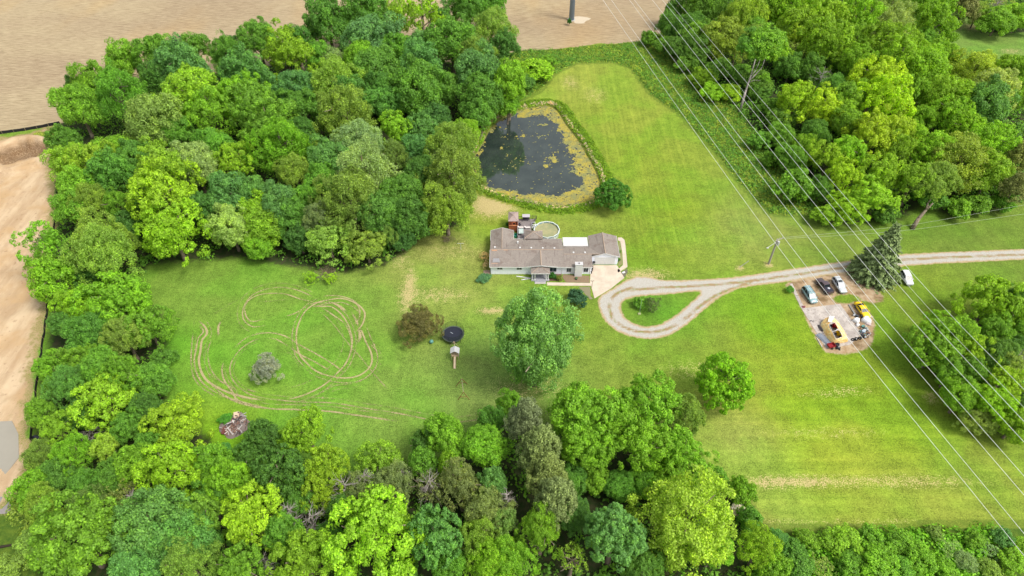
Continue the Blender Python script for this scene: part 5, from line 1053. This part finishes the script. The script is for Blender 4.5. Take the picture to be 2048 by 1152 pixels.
# service lines from the pole
def wire(pts, r, label, grp, name="power_line", mat=None):
    pts = crom(pts, 6, False); me = MB().path([Vector(v) for v in pts], r, 5).mesh(name, mat or WIRE, True); return tag(addobj(name, me), label, "power line", grp)
WIRE = M("aluminium_wire", (246, 246, 240), .4, metal=0, vary=.03, k=1.05); THINW = M("thin_wire", (196, 206, 180), .5, vary=.05)
ptop = Vector((b0.x+.1, b0.y, hp))
for k, (xe, ye, lab) in enumerate(((2048, 428, "lower thin service line running right from the utility pole"), (2048, 410, "upper thin service line running right from the utility pole"))):
    e = P(xe, ye, hp+.5); m_ = (ptop+e)/2-Vector((0, 0, 1.4)); wire([ptop+Vector((1.0, .4*k, .1)), m_, e, e+(e-ptop)*.2], .022, lab, "thin service lines", mat=THINW)
# transmission wires: image anchors top, middle, end and the height of each level
WI = [((1206, 0), (1546, 480), (2048, 1111), 24), ((1223, 0), (1572, 480), (2048, 1067), 24), ((1259, 0), (1621, 480), (2048, 990), 29), ((1269, 0), (1642, 480), (2048, 952), 29), ((1305, 0), (1688, 480), (2048, 884), 34), ((1325, 0), (1720, 480), (2048, 843), 34), ((1335, 0), (1737, 480), (2048, 815), 38), ((1352, 0), (1766, 480), (2048, 779), 38)]
T1 = P(1143, 40, 0); TZ = 44; mast = thing("steel_power_pole", "tall blue-grey tubular steel power pole standing in the tan field", "power pole", T1); STL = M("painted_steel", (150, 172, 196), .4, vary=.06, scale=.5)
MB().tube((0, 0, -.2), (0, 0, TZ), 1.05, .55, 20).build("mast", STL, mast, True); MB().tube((0, 0, -.1), (0, 0, .25), 1.5, 1.5, 20).build("foundation", M("foundation", (200, 196, 188)), mast)
ord_ = ["first", "second", "third", "fourth", "fifth", "sixth", "seventh (thinner)", "eighth (outermost)"]
for i, (a, m_, e, z) in enumerate(WI):
    A0, Mm, E = P(*a, z+1.5), P(*m_, z-2.2), P(*e, z-1.2); d = A0-Mm; k_ = (T1.y-A0.y)/d.y; T0 = A0+d*k_; T0.z = z+5.
    E2 = E+(E-Mm)*.8; E2.z = z+1
    thin = i in (6,); wire([T0, A0.lerp(T0, .0), Mm, E, E2], .018 if thin else (.030 if i < 6 else .025), f"{ord_[i]} long overhead wire counted from the lower left of the bundle", "overhead transmission wires")
    MB().tube((0, 0, T0.z+.2), T0-T1+Vector((0, 0, .6)), .16, .1, 8).build("cross_arm", STL, mast)
    MB().tube(T0-T1+Vector((0, 0, .6)), T0-T1, .12, .12, 8).build("insulator", M("porcelain"), mast)
# silt fences (fabric panels and stakes)
FAB = M("silt_fabric", (40, 38, 42), .9, vary=.2); STK = M("stake_wood", (190, 170, 130), .9)
def silt(pts, label, h=.8, sp=3.):
    w_ = crom([tuple(P(x, y, 0)[:2]) for x, y in pts], 6, False); L = np.r_[0, np.cumsum(np.linalg.norm(np.diff(w_, axis=0), axis=1))]; n = int(L[-1]/sp)
    s = np.linspace(0, L[-1], n+1); q = np.column_stack([np.interp(s, L, w_[:, 0]), np.interp(s, L, w_[:, 1])]); o = Vector((q[0][0], q[0][1], 0)); f = thing("silt_fence", label, "silt fence", o)
    for i in range(n):
        a = Vector((*q[i], 0))-o; b3 = Vector((*q[i+1], 0))-o; m_ = (a+b3)/2+Vector((.12 if i % 2 else -.1, .1, 0)); th = Vector((b3-a).cross(Vector((0, 0, 1)))).normalized()*.02
        mb = MB(); P6 = [a, m_, b3]
        V = [p_+th*s_+Vector((0, 0, zz)) for s_ in (-1, 1) for p_ in P6 for zz in (-.05, h-(.12 if p_ is m_ else 0))]
        mb.add(V, [(0, 2, 3, 1), (2, 4, 5, 3), (6, 7, 9, 8), (8, 9, 11, 10), (1, 3, 9, 7), (3, 5, 11, 9), (0, 1, 7, 6), (4, 10, 11, 5)]); mb.build("fabric_panel", FAB, f)
    for i in range(n+1):
        a = Vector((*q[i], 0))-o; MB().box(a+Vector((0, 0, .5)), (.08, .08, 1.2)).build("stake", STK, f)
silt([(-90, 282), (0, 268.5), (60, 260), (121, 248)], "black silt fence between the tan field and the graded ground", 1.0)
silt([(117, 345), (112, 430), (103, 520), (96, 616), (86, 690), (76, 760), (69, 820), (63, 884)], "black silt fence down the edge of the graded ground", .85)
q = P(73, 876, .1); tag(MB().blob((q.x, q.y, .15), (.9, .6, .35), 5, 2, .35).build("black_sack", M("black_plastic", (42, 42, 52), .35), None, True), "crumpled black plastic sack at the lower end of the silt fence", "sack")
a = P(40, 1087, .15); b2 = P(0, 1094, .15); tag(MB().path([b2-(a-b2)*.3, b2, a], [.28, .25, .15], 7).build("fallen_log", M("log_dark", (60, 52, 40), .95)), "dark fallen log in the weeds at the lower left corner", "log")
# crows over the field
for k, (x, y, lab) in enumerate(((346.5, 77, "left crow of the three over the field"), (351.5, 81, "lowest crow of the three over the field"), (358, 74, "right crow of the three over the field"))):
    q = P(x, y, 24); cr = thing("crow", lab, "bird", q, k*1.3, "crows over the tan field"); CB = M("crow_black", (30, 28, 32), .6)
    MB().blob((0, 0, 0), (.24, .1, .09), k, 2, .05).tube((.2, 0, .02), (.38, 0, .04), .06, .01, 6).build("body", CB, cr, True)
    for s_ in (-1, 1): MB().add([(.1, s_*.06, .02), (.12, s_*.5, .16), (-.05, s_*.75, .12), (-.14, s_*.4, .08), (-.1, s_*.06, .02), (.1, s_*.06, .0), (-.1, s_*.06, .0)], [(0, 1, 2, 3, 4), (5, 6, 3, 1)]).build("wing", CB, cr)
    MB().add([(-.18, .03, 0), (-.42, .09, 0), (-.42, -.09, .01), (-.18, -.03, 0), (-.3, 0, -.02)], [(0, 1, 2, 3), (0, 1, 4), (2, 3, 4)]).build("tail", CB, cr)

# ================= vehicles
TY = M("tyre", (38, 38, 40), .9); RIM = M("rim", (190, 192, 196), .35, .7); CG = M("car_glass", (42, 52, 58), .12, spec=.3, vary=.05); LGT = M("headlamp", (226, 232, 236), .15); RED = M("tail_lamp", (170, 30, 30), .3); PLB = M("black_trim", (34, 34, 36), .6)
def paint(name, rgb, k=KEXP):
    t = NT(name); p = t.pos(obj=True); return t.done(t.bsdf(t.val(A(*rgb, k=k), t.math('ADD', .92, t.math('MULTIPLY', t.noise(p, 3, 3), .16))), .32, .5, Coat_Weight=.5, Coat_Roughness=.12))
def loft(st, n=14):
    """body from stations (x, half width, z bottom, z top, crown) with rounded shoulders"""
    V = []; F_ = []
    for (x, hw, zb, zt, cr) in st:
        for i in range(n):
            a = 2*math.pi*i/n+math.pi/n; c, s = math.cos(a), math.sin(a); e = .42
            yy = math.copysign(abs(c)**e, c)*hw; zz = (zb+zt)/2+math.copysign(abs(s)**e, s)*(zt-zb)/2
            if s > 0: zz += cr*(1-(yy/hw)**2); yy *= 1-.06*s
            V.append((x, yy, zz))
    for k in range(len(st)-1):
        for i in range(n): j = (i+1) % n; F_.append((k*n+i, k*n+j, (k+1)*n+j, (k+1)*n+i))
    F_ += [tuple(range(n)), tuple(range((len(st)-1)*n, len(st)*n))[::-1]]
    return MB().add(V, F_)
def car(name, label, cat, front, rear, col, L=4.6, W=1.84, belt=.98, roofz=1.65, cab=(-2.2, -1.95, .35, 1.15), hood=.95, kind='suv', kp=KEXP, sunroof=False, rails=False, bed=False):
    f, r = P(*front, 0), P(*rear, 0); yaw = math.atan2(f.y-r.y, f.x-r.x); c = (f+r)/2
    o = thing(name, label, cat, (c.x, c.y, .04), yaw); pt_ = paint(name+"_paint", col, kp); h = L/2; hw = W/2; o["group"] = "vehicles on the property"
    hz = hood
    if bed: st = [(-h, hw*.94, .42, belt-.05, 0), (-h+.08, hw*.97, .32, belt, .0), (-.7, hw, .28, belt, 0), (.9, hw, .28, belt+.02, .02), (1.1, hw*.99, .28, hz, .06), (h-.35, hw*.96, .28, hz-.06, .06), (h-.05, hw*.88, .32, hz-.18, .04), (h, hw*.80, .38, hz-.3, 0)]
    else: st = [(-h, hw*.80, .42, belt-.28, 0), (-h+.07, hw*.90, .32, belt-.08, .01), (-h+.35, hw*.98, .26, belt, .02), (-.4, hw, .24, belt, .02), (cab[3]-.1, hw, .24, belt, .03), (cab[3]+.3, hw*.98, .25, hz, .05), (h-.42, hw*.94, .25, hz-.08, .05), (h-.1, hw*.84, .28, hz-.2, .03), (h, hw*.66, .34, hz-.34, 0)]
    loft(st).build("body", pt_, o, True)
    x0, x1, x2, x3 = cab; bz = belt-.02; rw = hw*.76; bw = hw*.93; rz_ = roofz
    bot = [(x0, bw*.93), (x3, bw*.93)]; top = [(x1, rw), (x2, rw)]
    G = lambda fr, u, lift=0.: None
    # greenhouse as a glass volume with roof skin and pillars on top
    gb = [(x0, -bw, bz), (x3, -bw*.94, bz), (x3, bw*.94, bz), (x0, bw, bz)]; gt = [(x1, -rw, rz_-.05), (x2, -rw*.98, rz_-.05), (x2, rw*.98, rz_-.05), (x1, rw, rz_-.05)]
    names = [("side_window", 0), ("windshield", 1), ("side_window", 2), ("rear_window", 3)]
    for nm, i in names:
        j = (i+1) % 4; q = [Vector(gb[i]), Vector(gb[j]), Vector(gt[j]), Vector(gt[i])]; cc = sum(q, Vector())/4; nn = (q[1]-q[0]).cross(q[2]-q[0]).normalized()
        if nn.dot(cc-Vector((0, 0, 1))) < 0: nn = -nn
        MB().add(q+[v-nn*.05 for v in q], [(0, 1, 2, 3), (4, 5, 6, 7), (0, 1, 5, 4), (1, 2, 6, 5), (2, 3, 7, 6), (3, 0, 4, 7)]).build(nm, CG, o)
    for i in range(4): MB().tube(gb[i], gt[i], .055, .05, 6).build("pillar", pt_, o)
    if x2-x1 > 1.0:
        for s_ in (-1, 1):
            for fr in ((.42,) if x2-x1 < 1.8 else (.36, .68)):
                xb = x0+(x3-x0)*fr; xt = x1+(x2-x1)*fr; MB().tube((xb, s_*(bw+.0), bz), (xt, s_*(rw+.0), rz_-.05), .045, .04, 5).build("pillar", pt_, o)
    m_ = (x1+x2)/2; rl = (x2-x1)
    V = []; n_ = 6
    for i in range(7):
        u = i/6; x = x1+rl*u; e = .06*math.sin(math.pi*u)
        for j in range(7): v = j/6*2-1; V.append((x+(.06 if i == 6 else -.06 if i == 0 else 0)*(1-v*v), v*rw*1.02, rz_-.04+e+.05*(1-v**4)))
    mb = MB(); mb.add(V, [(i*7+j, i*7+j+1, (i+1)*7+j+1, (i+1)*7+j) for i in range(6) for j in range(6)]); mb.build("roof", pt_, o, True)
    if sunroof: MB().box((x2-.55, 0, rz_+.07), (.6, .85, .03)).build("sunroof", CG, o)
    if rails:
        for s_ in (-1, 1): MB().tube((x1+.2, s_*rw*.9, rz_+.06), (x2-.2, s_*rw*.9, rz_+.08), .03, n=5).build("roof_rail", PLB, o)
        for xx in (x1+.6, x2-.6): MB().box((xx, 0, rz_+.1), (.06, rw*1.8, .03)).build("cross_bar", M("bar_grey", (120, 124, 128)), o)
    for sx in (-1, 1):
        for sy in (-1, 1):
            x = sx*(L*.30)+(.05 if sx > 0 else -.02); w_ = MB().tube((x, sy*(hw-.20), .33), (x, sy*(hw+.02), .33), .34, .34, 16).build("wheel", TY, o); MB().tube((x, sy*(hw+.0), .33), (x, sy*(hw+.035), .33), .21, .19, 10).build("rim", RIM, w_)
    for sy in (-1, 1):
        MB().box((h-.16, sy*hw*.66, hz-.27), (.26, .36, .14)).build("headlight", LGT, o); MB().box((-h+.08, sy*hw*.74, belt-.16), (.12, .26, .26)).build("taillight", RED, o)
        MB().box((cab[3]-.25, sy*(hw+.1), belt+.05), (.16, .2, .14)).build("mirror", pt_, o)
    MB().box((h-.02, 0, .42), (.06, W*.5, .14)).build("grille", PLB, o); MB().box((h+.015, 0, .3), (.03, .5, .11)).build("number_plate", M("plate", (226, 226, 220)), o)
    return o, pt_
car("minivan", "pale teal minivan nearest the grass in the dirt parking area", "minivan", (1629, 611.5), (1606.5, 577.5), (150, 184, 188), 4.9, 1.9, 1.0, 1.72, (-2.35, -2.0, .55, 1.55), .98, rails=True)
o_, _ = car("pickup_truck", "dark maroon pickup truck with open bed between the minivan and the silver wagon", "pickup truck", (1634, 561), (1660.5, 592), (88, 72, 76), 5.0, 1.88, 1.05, 1.68, (-.75, -.55, .55, 1.15), 1.08, bed=True)
BED = M("bed_dark", (52, 52, 66), .7); MB().box((-1.62, 0, 1.065), (1.55, 1.5, .02)).build("bed_floor", BED, o_); MB().box((-1.3, -.1, 1.12), (.5, .4, .1), .4).build("bed_load", M("load_white", (226, 230, 236)), o_)
for s_ in (-1, 1): MB().box((-1.62, s_*.86, 1.1), (1.7, .1, .12)).build("bed_rail", M("bed_rail", (90, 76, 80), .5), o_)
MB().box((-2.44, 0, 1.1), (.08, 1.7, .12)).build("tailgate", M("bed_rail"), o_)
car("station_wagon", "silver wagon with dark sunroof parked nearest the spruce", "car", (1688, 591), (1666.5, 558), (214, 220, 222), 4.8, 1.84, .98, 1.58, (-2.25, -1.95, .25, 1.1), .94, sunroof=True, rails=True)
yc, _ = car("sports_car", "yellow sports car beside the junk at the slab edge", "car", (1737, 643), (1710, 604.5), (248, 206, 0), 4.8, 1.86, .88, 1.28, (-1.75, -.75, .3, 1.05), .86, kp=1.25)
MB().box((-1.95, 0, .93), (.35, 1.4, .04)).build("spoiler", M("yellow_spoiler", (240, 198, 0), .4, k=1.3), yc)
car("crossover", "white crossover parked alone on the grass right of the spruce", "car", (1820, 576), (1803, 545), (240, 242, 246), 4.4, 1.85, 1.0, 1.62, (-2.05, -1.75, .25, 1.05), 1.0, kp=1.5)

# ================= parking-slab clutter
def wp(x, y, z=0.): return P(1580+x/7.2, 560+y/7.2, z)       # enlarged-crop coordinates to place
TARP = M("tarp_orange", (252, 208, 146), .75, vary=.12, scale=1.2, k=1.35); TARP2 = M("tarp_inner", (226, 176, 140), .8, vary=.2); FR = M("frame_white", (246, 244, 240), .5, k=1.5)
o0 = wp(640, 720, 0); tent = thing("collapsed_carport", "collapsed orange tarp carport with white frame on the slab", "carport", o0)
def R_(x, y, z=0.): return wp(x, y, z)-o0
outer = [(430, 640, .2), (480, 560, 1.0), (560, 520, 1.4), (650, 540, 1.6), (720, 640, 1.5), (790, 740, 1.5), (850, 870, .6), (830, 900, .05), (700, 915, .05), (600, 930, .05), (540, 860, .1), (490, 760, .15), (440, 690, .1)]
inner = [(560, 640, 1.7), (575, 610, 1.8), (610, 596, 1.85), (645, 610, 1.85), (695, 700, 1.8), (730, 760, 1.7), (755, 810, 1.6), (745, 828, 1.5), (700, 835, 1.5), (660, 850, 1.6), (630, 800, 1.7), (600, 750, 1.75), (578, 700, 1.75)]
K_ = len(outer); V = []; rr = random.Random(2)
for s_ in range(6):
    u = s_/5
    for i in range(K_):
        a, b2 = R_(*outer[i]), R_(*inner[i]); q = a.lerp(b2, u); q.z = a.z+(b2.z-a.z)*(u**.6)+.13*math.sin(i*2.7+s_*1.9)*math.sin(math.pi*u); q.x += .1*math.sin(i*3.1+s_); V.append(q)
t = NT("tarp_cloth"); p = t.pos(obj=True); n_ = t.noise(t.pos((1, 1, 1), obj=True), 1.1, 4, .6, 1.2)
TC = t.done(t.bsdf(t.mix(t.rng(n_, .3, .7), A(250, 190, 108, 1.1), A(255, 226, 168, 1.1)), .7, .25, t.bump(n_, 1.0, .4)))
mb = MB(); mb.add(V, [(s_*K_+i, s_*K_+(i+1) % K_, (s_+1)*K_+(i+1) % K_, (s_+1)*K_+i) for s_ in range(5) for i in range(K_)])
tm_ = mb.build("tarp", TC, tent, True); sm_ = tm_.modifiers.new("thick", 'SOLIDIFY'); sm_.thickness = .03; ss = tm_.modifiers.new("sub", 'SUBSURF'); ss.levels = 1; ss.render_levels = 1
MB().add([R_(560, 530, 1.5)+Vector((0, 0, .3)), R_(640, 535, 1.75)+Vector((0, 0, .3)), R_(600, 610, 2.0), R_(545, 600, 1.9)], [(0, 1, 2, 3)]).build("bleached_patch", M("tarp_white", (250, 244, 236), .7, k=1.4), tent)
for a, b2 in (((560, 640, 1.85), (640, 610, 1.9)), ((610, 745, 1.85), (715, 705, 1.85)), ((640, 610, 1.9), (850, 870, 1.0)), ((560, 640, 1.85), (665, 855, 1.6)), ((665, 855, 1.6), (760, 815, 1.6)), ((700, 700, 1.9), (760, 815, 1.7))): MB().tube(R_(*a), R_(*b2), .045, n=6).build("frame_pole", FR, tent)
for x, y in ((560, 640), (640, 610), (665, 855), (760, 815)): MB().tube(R_(x, y, 0), R_(x, y, 1.75), .04, n=6).build("frame_leg", FR, tent)
def mower(x, y, rz, rgb, name, label, cat):
    q = wp(x, y, .05); m_ = M("machine_%d_%d" % rgb[:2], rgb, .35); o = thing(name, label, cat, q, rz)
    loft([(-.7, .3, .35, .75, 0), (-.5, .38, .3, .85, .03), (-.1, .36, .3, .62, 0), (.15, .3, .35, .68, 0), (.3, .3, .35, .9, .03), (.75, .26, .35, .85, .03), (.85, .18, .4, .7, 0)], 10).build("body", m_, o, True)
    MB().box((-.3, 0, .85), (.4, .42, .1)).box((-.52, 0, 1.0), (.08, .42, .32)).build("seat", PLB, o); MB().ring((.15, 0, 1.05), .12, .17, -.02, .02, 12).build("steering_wheel", PLB, o); MB().tube((.3, 0, .8), (.15, 0, 1.05), .02).build("column", PLB, o)
    for sx, rr_ in ((-.5, .3), (.6, .22)):
        for sy in (-1, 1): w_ = MB().tube((sx, sy*.35, rr_), (sx, sy*.55, rr_), rr_, rr_, 14).build("wheel", TY, o); MB().tube((sx, sy*.54, rr_), (sx, sy*.57, rr_), rr_*.5, rr_*.5, 8).build("rim", RIM, w_)
    MB().box((.1, 0, .22), (.8, .95, .12)).build("mower_deck", m_, o)
mower(640, 680, 2.1, (196, 30, 44), "riding_mower", "red riding mower inside the collapsed carport", "mower"); mower(705, 795, 2.3, (250, 208, 20), "riding_mower", "yellow riding mower inside the collapsed carport", "mower")
def box_thing(name, label, cat, x, y, d, rgb, rz=0, z=0.05, extra=None):
    q = wp(x, y, z); o = thing(name, label, cat, q, rz); m_ = M(name+"_%d_%d" % rgb[:2], rgb, .5)
    mb = MB().box((0, 0, d[2]/2), d).build("body", m_, o); b_ = mb.modifiers.new("b", 'BEVEL'); b_.width = min(d)*.12; b_.segments = 2
    MB().box((0, 0, d[2]+.02), (d[0]*1.03, d[1]*1.03, .05)).build("lid", m_, o); return o
# small dump trailer: tub, drawbar, wheels
q = wp(582, 968, 0); dt = thing("tub_trailer", "small dark red tub trailer at the lower tip of the slab", "trailer", q, .25); DR = M("trailer_red", (164, 40, 48), .5)
for (c, d) in (((0, 0, .45), (1.5, 1.0, .05)), ((0, .5, .65), (1.5, .05, .4)), ((0, -.5, .65), (1.5, .05, .4)), ((.75, 0, .65), (.05, 1.0, .4)), ((-.75, 0, .65), (.05, 1.0, .4))): MB().box(c, d).build("side_panel" if d[2] > .1 else "floor", DR, dt)
for s_ in (-1, 1): MB().tube((0, s_*.55, .25), (0, s_*.7, .25), .25, .25, 14).build("wheel", TY, dt)
MB().tube((.75, 0, .4), (1.4, 0, .35), .04).build("drawbar", PLB, dt)
# black push mower heap
q = wp(690, 990, 0); pm = thing("push_mower", "black push mower lying behind the red tub trailer", "mower", q, -.4); MB().box((0, 0, .28), (.75, .6, .16)).build("mower_deck", PLB, pm); MB().tube((0, 0, .35), (0, 0, .6), .2, .17, 12).build("engine", M("engine_grey", (120, 122, 128), .4), pm)
for sx in (-.35, .35):
    for sy in (-.33, .33): MB().tube((sx, sy-.05, .14), (sx, sy+.05, .14), .14, .14, 10).build("wheel", TY, pm)
for s_ in (-.2, .2): MB().tube((-.35, s_, .3), (-1.1, s_, .9), .02).build("handle", PLB, pm)
q = wp(672, 945, 0); tag(MB().blob((q.x, q.y, .3), (.55, .45, .35), 9, 2, .4).build("black_sack", M("black_plastic")), "black sack between the carport and the push mower", "sack")
# corrugated sheets
q = wp(470, 850, .1); cs = thing("metal_sheets", "stack of grey corrugated sheets beside the carport on the slab edge", "sheet metal", q, math.radians(-62)); CM = M("corrugated", (166, 174, 186), .45, .4)
for k in range(4):
    mb = MB(); n_ = 16; V = []
    for i in range(n_+1): V += [(-1.6+.1*k, -.55+1.1*i/n_+.12*k, .05*k+.03*(i % 2)), (1.5+.12*k, -.55+1.1*i/n_+.12*k, .05*k+.03*(i % 2))]
    mb.add(V, [(2*i, 2*i+2, 2*i+3, 2*i+1) for i in range(n_)]); s_ = mb.build("sheet", CM, cs); s_.modifiers.new("t", 'SOLIDIFY').thickness = .015
q = wp(440, 900, .1); a_, b_ = wp(385, 830, .1), wp(462, 968, .1); tag(MB().box((a_+b_)/2, ((b_-a_).length, .14, .12), math.atan2(b_.y-a_.y, b_.x-a_.x)).build("timber_beam", M("beam_pale", (206, 204, 196))), "pale timber along the lower left slab edge", "timber")
q = wp(440, 700, .1); tag(MB().blob((q.x, q.y, .15), (.35, .9, .3), 12, 2, .4).build("dark_cloth_bundle", M("cloth_dark", (92, 84, 84))), "dark bundle against the left side of the collapsed carport", "bundle")
# tyres
for k, (x, y, z, tilt, lab) in enumerate(((905, 860, 0, .0, "dark tyre lying flat at the left of the tyre row"), (952, 848, .15, .7, "tilted tyre with pale centre in the tyre row"), (1005, 838, 0, .1, "dark tyre lying right of the tilted one"), (1050, 818, 0, .2, "rightmost dark tyre by the metal scrap"))):
    q = wp(x, y, .12+z); o = thing("tyre", lab, "tyre", q, k, "loose tyres at the slab corner"); o.rotation_euler = (tilt, 0, k); MB().ring((0, 0, 0), .22, .38, -.12, .12, 18).build("rubber", TY, o)
    if k == 1: MB().ring((0, 0, 0), .06, .22, -.08, .02, 14).build("rim", M("rim_pale", (216, 216, 216)), o)
# white cover over the sports-car nose and the junk beside it
def cloth(x, y, rx, ry, h, label, rgb, seed, name="white_tarp", cat="tarp"):
    q = wp(x, y, 0); r = random.Random(seed); V = []; n_ = 20; rings = 6
    for k in range(rings+1):
        u = k/rings
        for i in range(n_): a = 2*math.pi*i/n_; e = 1+.12*math.sin(3*a+seed)*u+.06*math.sin(7*a+seed*2)*u; V.append((math.copysign(abs(math.cos(a))**.7, math.cos(a))*rx*u*e, math.copysign(abs(math.sin(a))**.7, math.sin(a))*ry*u*e, h*(1-u**5*.97)+.06*math.sin(5*a+k+seed)*u+.03*math.sin(9*a-k)*u))
    mb = MB(); mb.add(V, [(k*n_+i, k*n_+(i+1) % n_, (k+1)*n_+(i+1) % n_, (k+1)*n_+i) for k in range(rings) for i in range(n_)]); o = mb.build(name, M(name+"%d" % rgb[2], rgb, .6, k=1.35), None, True); o.location = (q.x, q.y, 0); o.modifiers.new("t", 'SOLIDIFY').thickness = .02; o.rotation_euler = (0, 0, -.9)
    return tag(o, label, cat)
cloth(1092, 590, 1.05, .95, .98, "white tarp heap covering the nose of the yellow sports car", (246, 246, 246), 1); cloth(950, 595, .72, .8, .85, "crumpled white tarp left of the sports-car cover", (250, 250, 248), 3); cloth(970, 655, .4, .5, .5, "small white bundle below the crumpled tarp", (240, 238, 236), 5, "white_bundle", "bundle")
cloth(1120, 630, .7, .5, .35, "dull pinkish sheet under the sports-car cover", (206, 190, 188), 7, "pale_sheet", "tarp")
q = wp(915, 515, 0); pn = thing("gas_cylinder", "small white gas cylinder beside the yellow sports car", "gas cylinder", q); MB().tube((0, 0, 0), (0, 0, .4), .2, .2, 14).blob((0, 0, .42), (.2, .2, .1), 1, 2, 0).build("body", WP, pn, True); MB().ring((0, 0, .5), .1, .12, 0, .12, 12).build("collar", WP, pn)
box_thing("tool_chest", "dark low chest on the ground between gas cylinder and sports car", "chest", 960, 530, (.7, .45, .4), (70, 76, 84), -.9)
box_thing("storage_bin", "teal plastic bin in the junk below the white tarps", "bin", 1045, 680, (.6, .45, .45), (110, 170, 160), .3); box_thing("storage_bin", "grey-green plastic bin right of the teal one", "bin", 1090, 705, (.5, .4, .4), (140, 160, 150), -.4); box_thing("scrap_drum", "pale blue drum-like box at the slab edge junk", "box", 1050, 755, (.7, .6, .5), (190, 206, 220), .8); box_thing("cooler_box", "small white cooler in the junk by the wire frame", "cooler", 1075, 735, (.45, .35, .35), (236, 238, 238), 1.2)
q0_ = wp(1060, 760, 0); sc = thing("scrap_heap", "heap of grey metal scrap and pipes at the slab corner", "scrap heap", q0_); rr = random.Random(8); sm2 = [M("scrap_grey", (130, 134, 142), .5, .4), M("scrap_pale", (206, 212, 216), .5), M("scrap_dark", (66, 66, 74), .6), M("scrap_teal", (120, 160, 156), .5), M("scrap_rust", (140, 96, 80), .8)]
for k in range(46):
    a = rr.uniform(0, 6.28); r = rr.random()**.5; c = Vector((r*math.cos(a)*1.0+.1, r*math.sin(a)*1.7, .1+.3*rr.random())); d = Vector((rr.gauss(0, 1), rr.gauss(0, 1), rr.gauss(0, .3))).normalized()*rr.uniform(.15, .7)
    (MB().tube(c-d, c+d, rr.uniform(.02, .05), n=5) if k % 2 else MB().box(c, (rr.uniform(.2, .6), rr.uniform(.1, .4), rr.uniform(.03, .2)), rr.uniform(0, 3))).build("scrap_pipe" if k % 2 else "scrap_piece", rr.choice(sm2), sc)
o = thing("wire_frame", "thin pale tube frame standing at the outer edge of the scrap", "frame", wp(1120, 760, 0)); pp = [wp(1085, 640, .9), wp(1165, 770, .9), wp(1110, 800, .9)]; 
for a, b_ in ((0, 1), (1, 2)): MB().tube(pp[a]-o.location, pp[b_]-o.location, .035, n=5).build("rail", FR, o)
for v in pp: MB().tube((v.x-o.location.x, v.y-o.location.y, 0), v-o.location, .035, n=5).build("leg", FR, o)
q = wp(195, 385, .1); tag(MB().blob((q.x, q.y, .12), (.45, .3, .16), 4, 2, .4).build("red_rag", M("rag", (150, 84, 96))), "small dark red rag left of the minivan nose", "rag")
for (x, y, lab) in ((300, 588, "dark scrap lying left on the slab"), (335, 592, "thin dark bar on the slab right of the scrap")):
    q = wp(x, y, .1); tag(MB().box((q.x, q.y, .1), (.5, .12, .08), .2).blob((q.x, q.y, .12), (.12, .12, .08), 3, 1, .2).build("scrap_bar", M("scrap_dark")), lab, "scrap")
# flat trailer deck left of the sports car
a, b_ = wp(850, 350, .2), wp(985, 560, .2); ftr = thing("car_ramp", "narrow grey ramp plank along the left side of the yellow sports car", "ramp", (a+b_)/2, math.atan2(b_.y-a.y, b_.x-a.x)); MB().box((0, 0, -.05), ((b_-a).length, .38, .08)).build("plank", M("ramp_grey", (150, 148, 144)), ftr); MB().box((-1.5, 0, -.15), (.1, .35, .15)).box((1.5, 0, -.15), (.1, .35, .15)).build("foot", M("ramp_grey"), ftr)
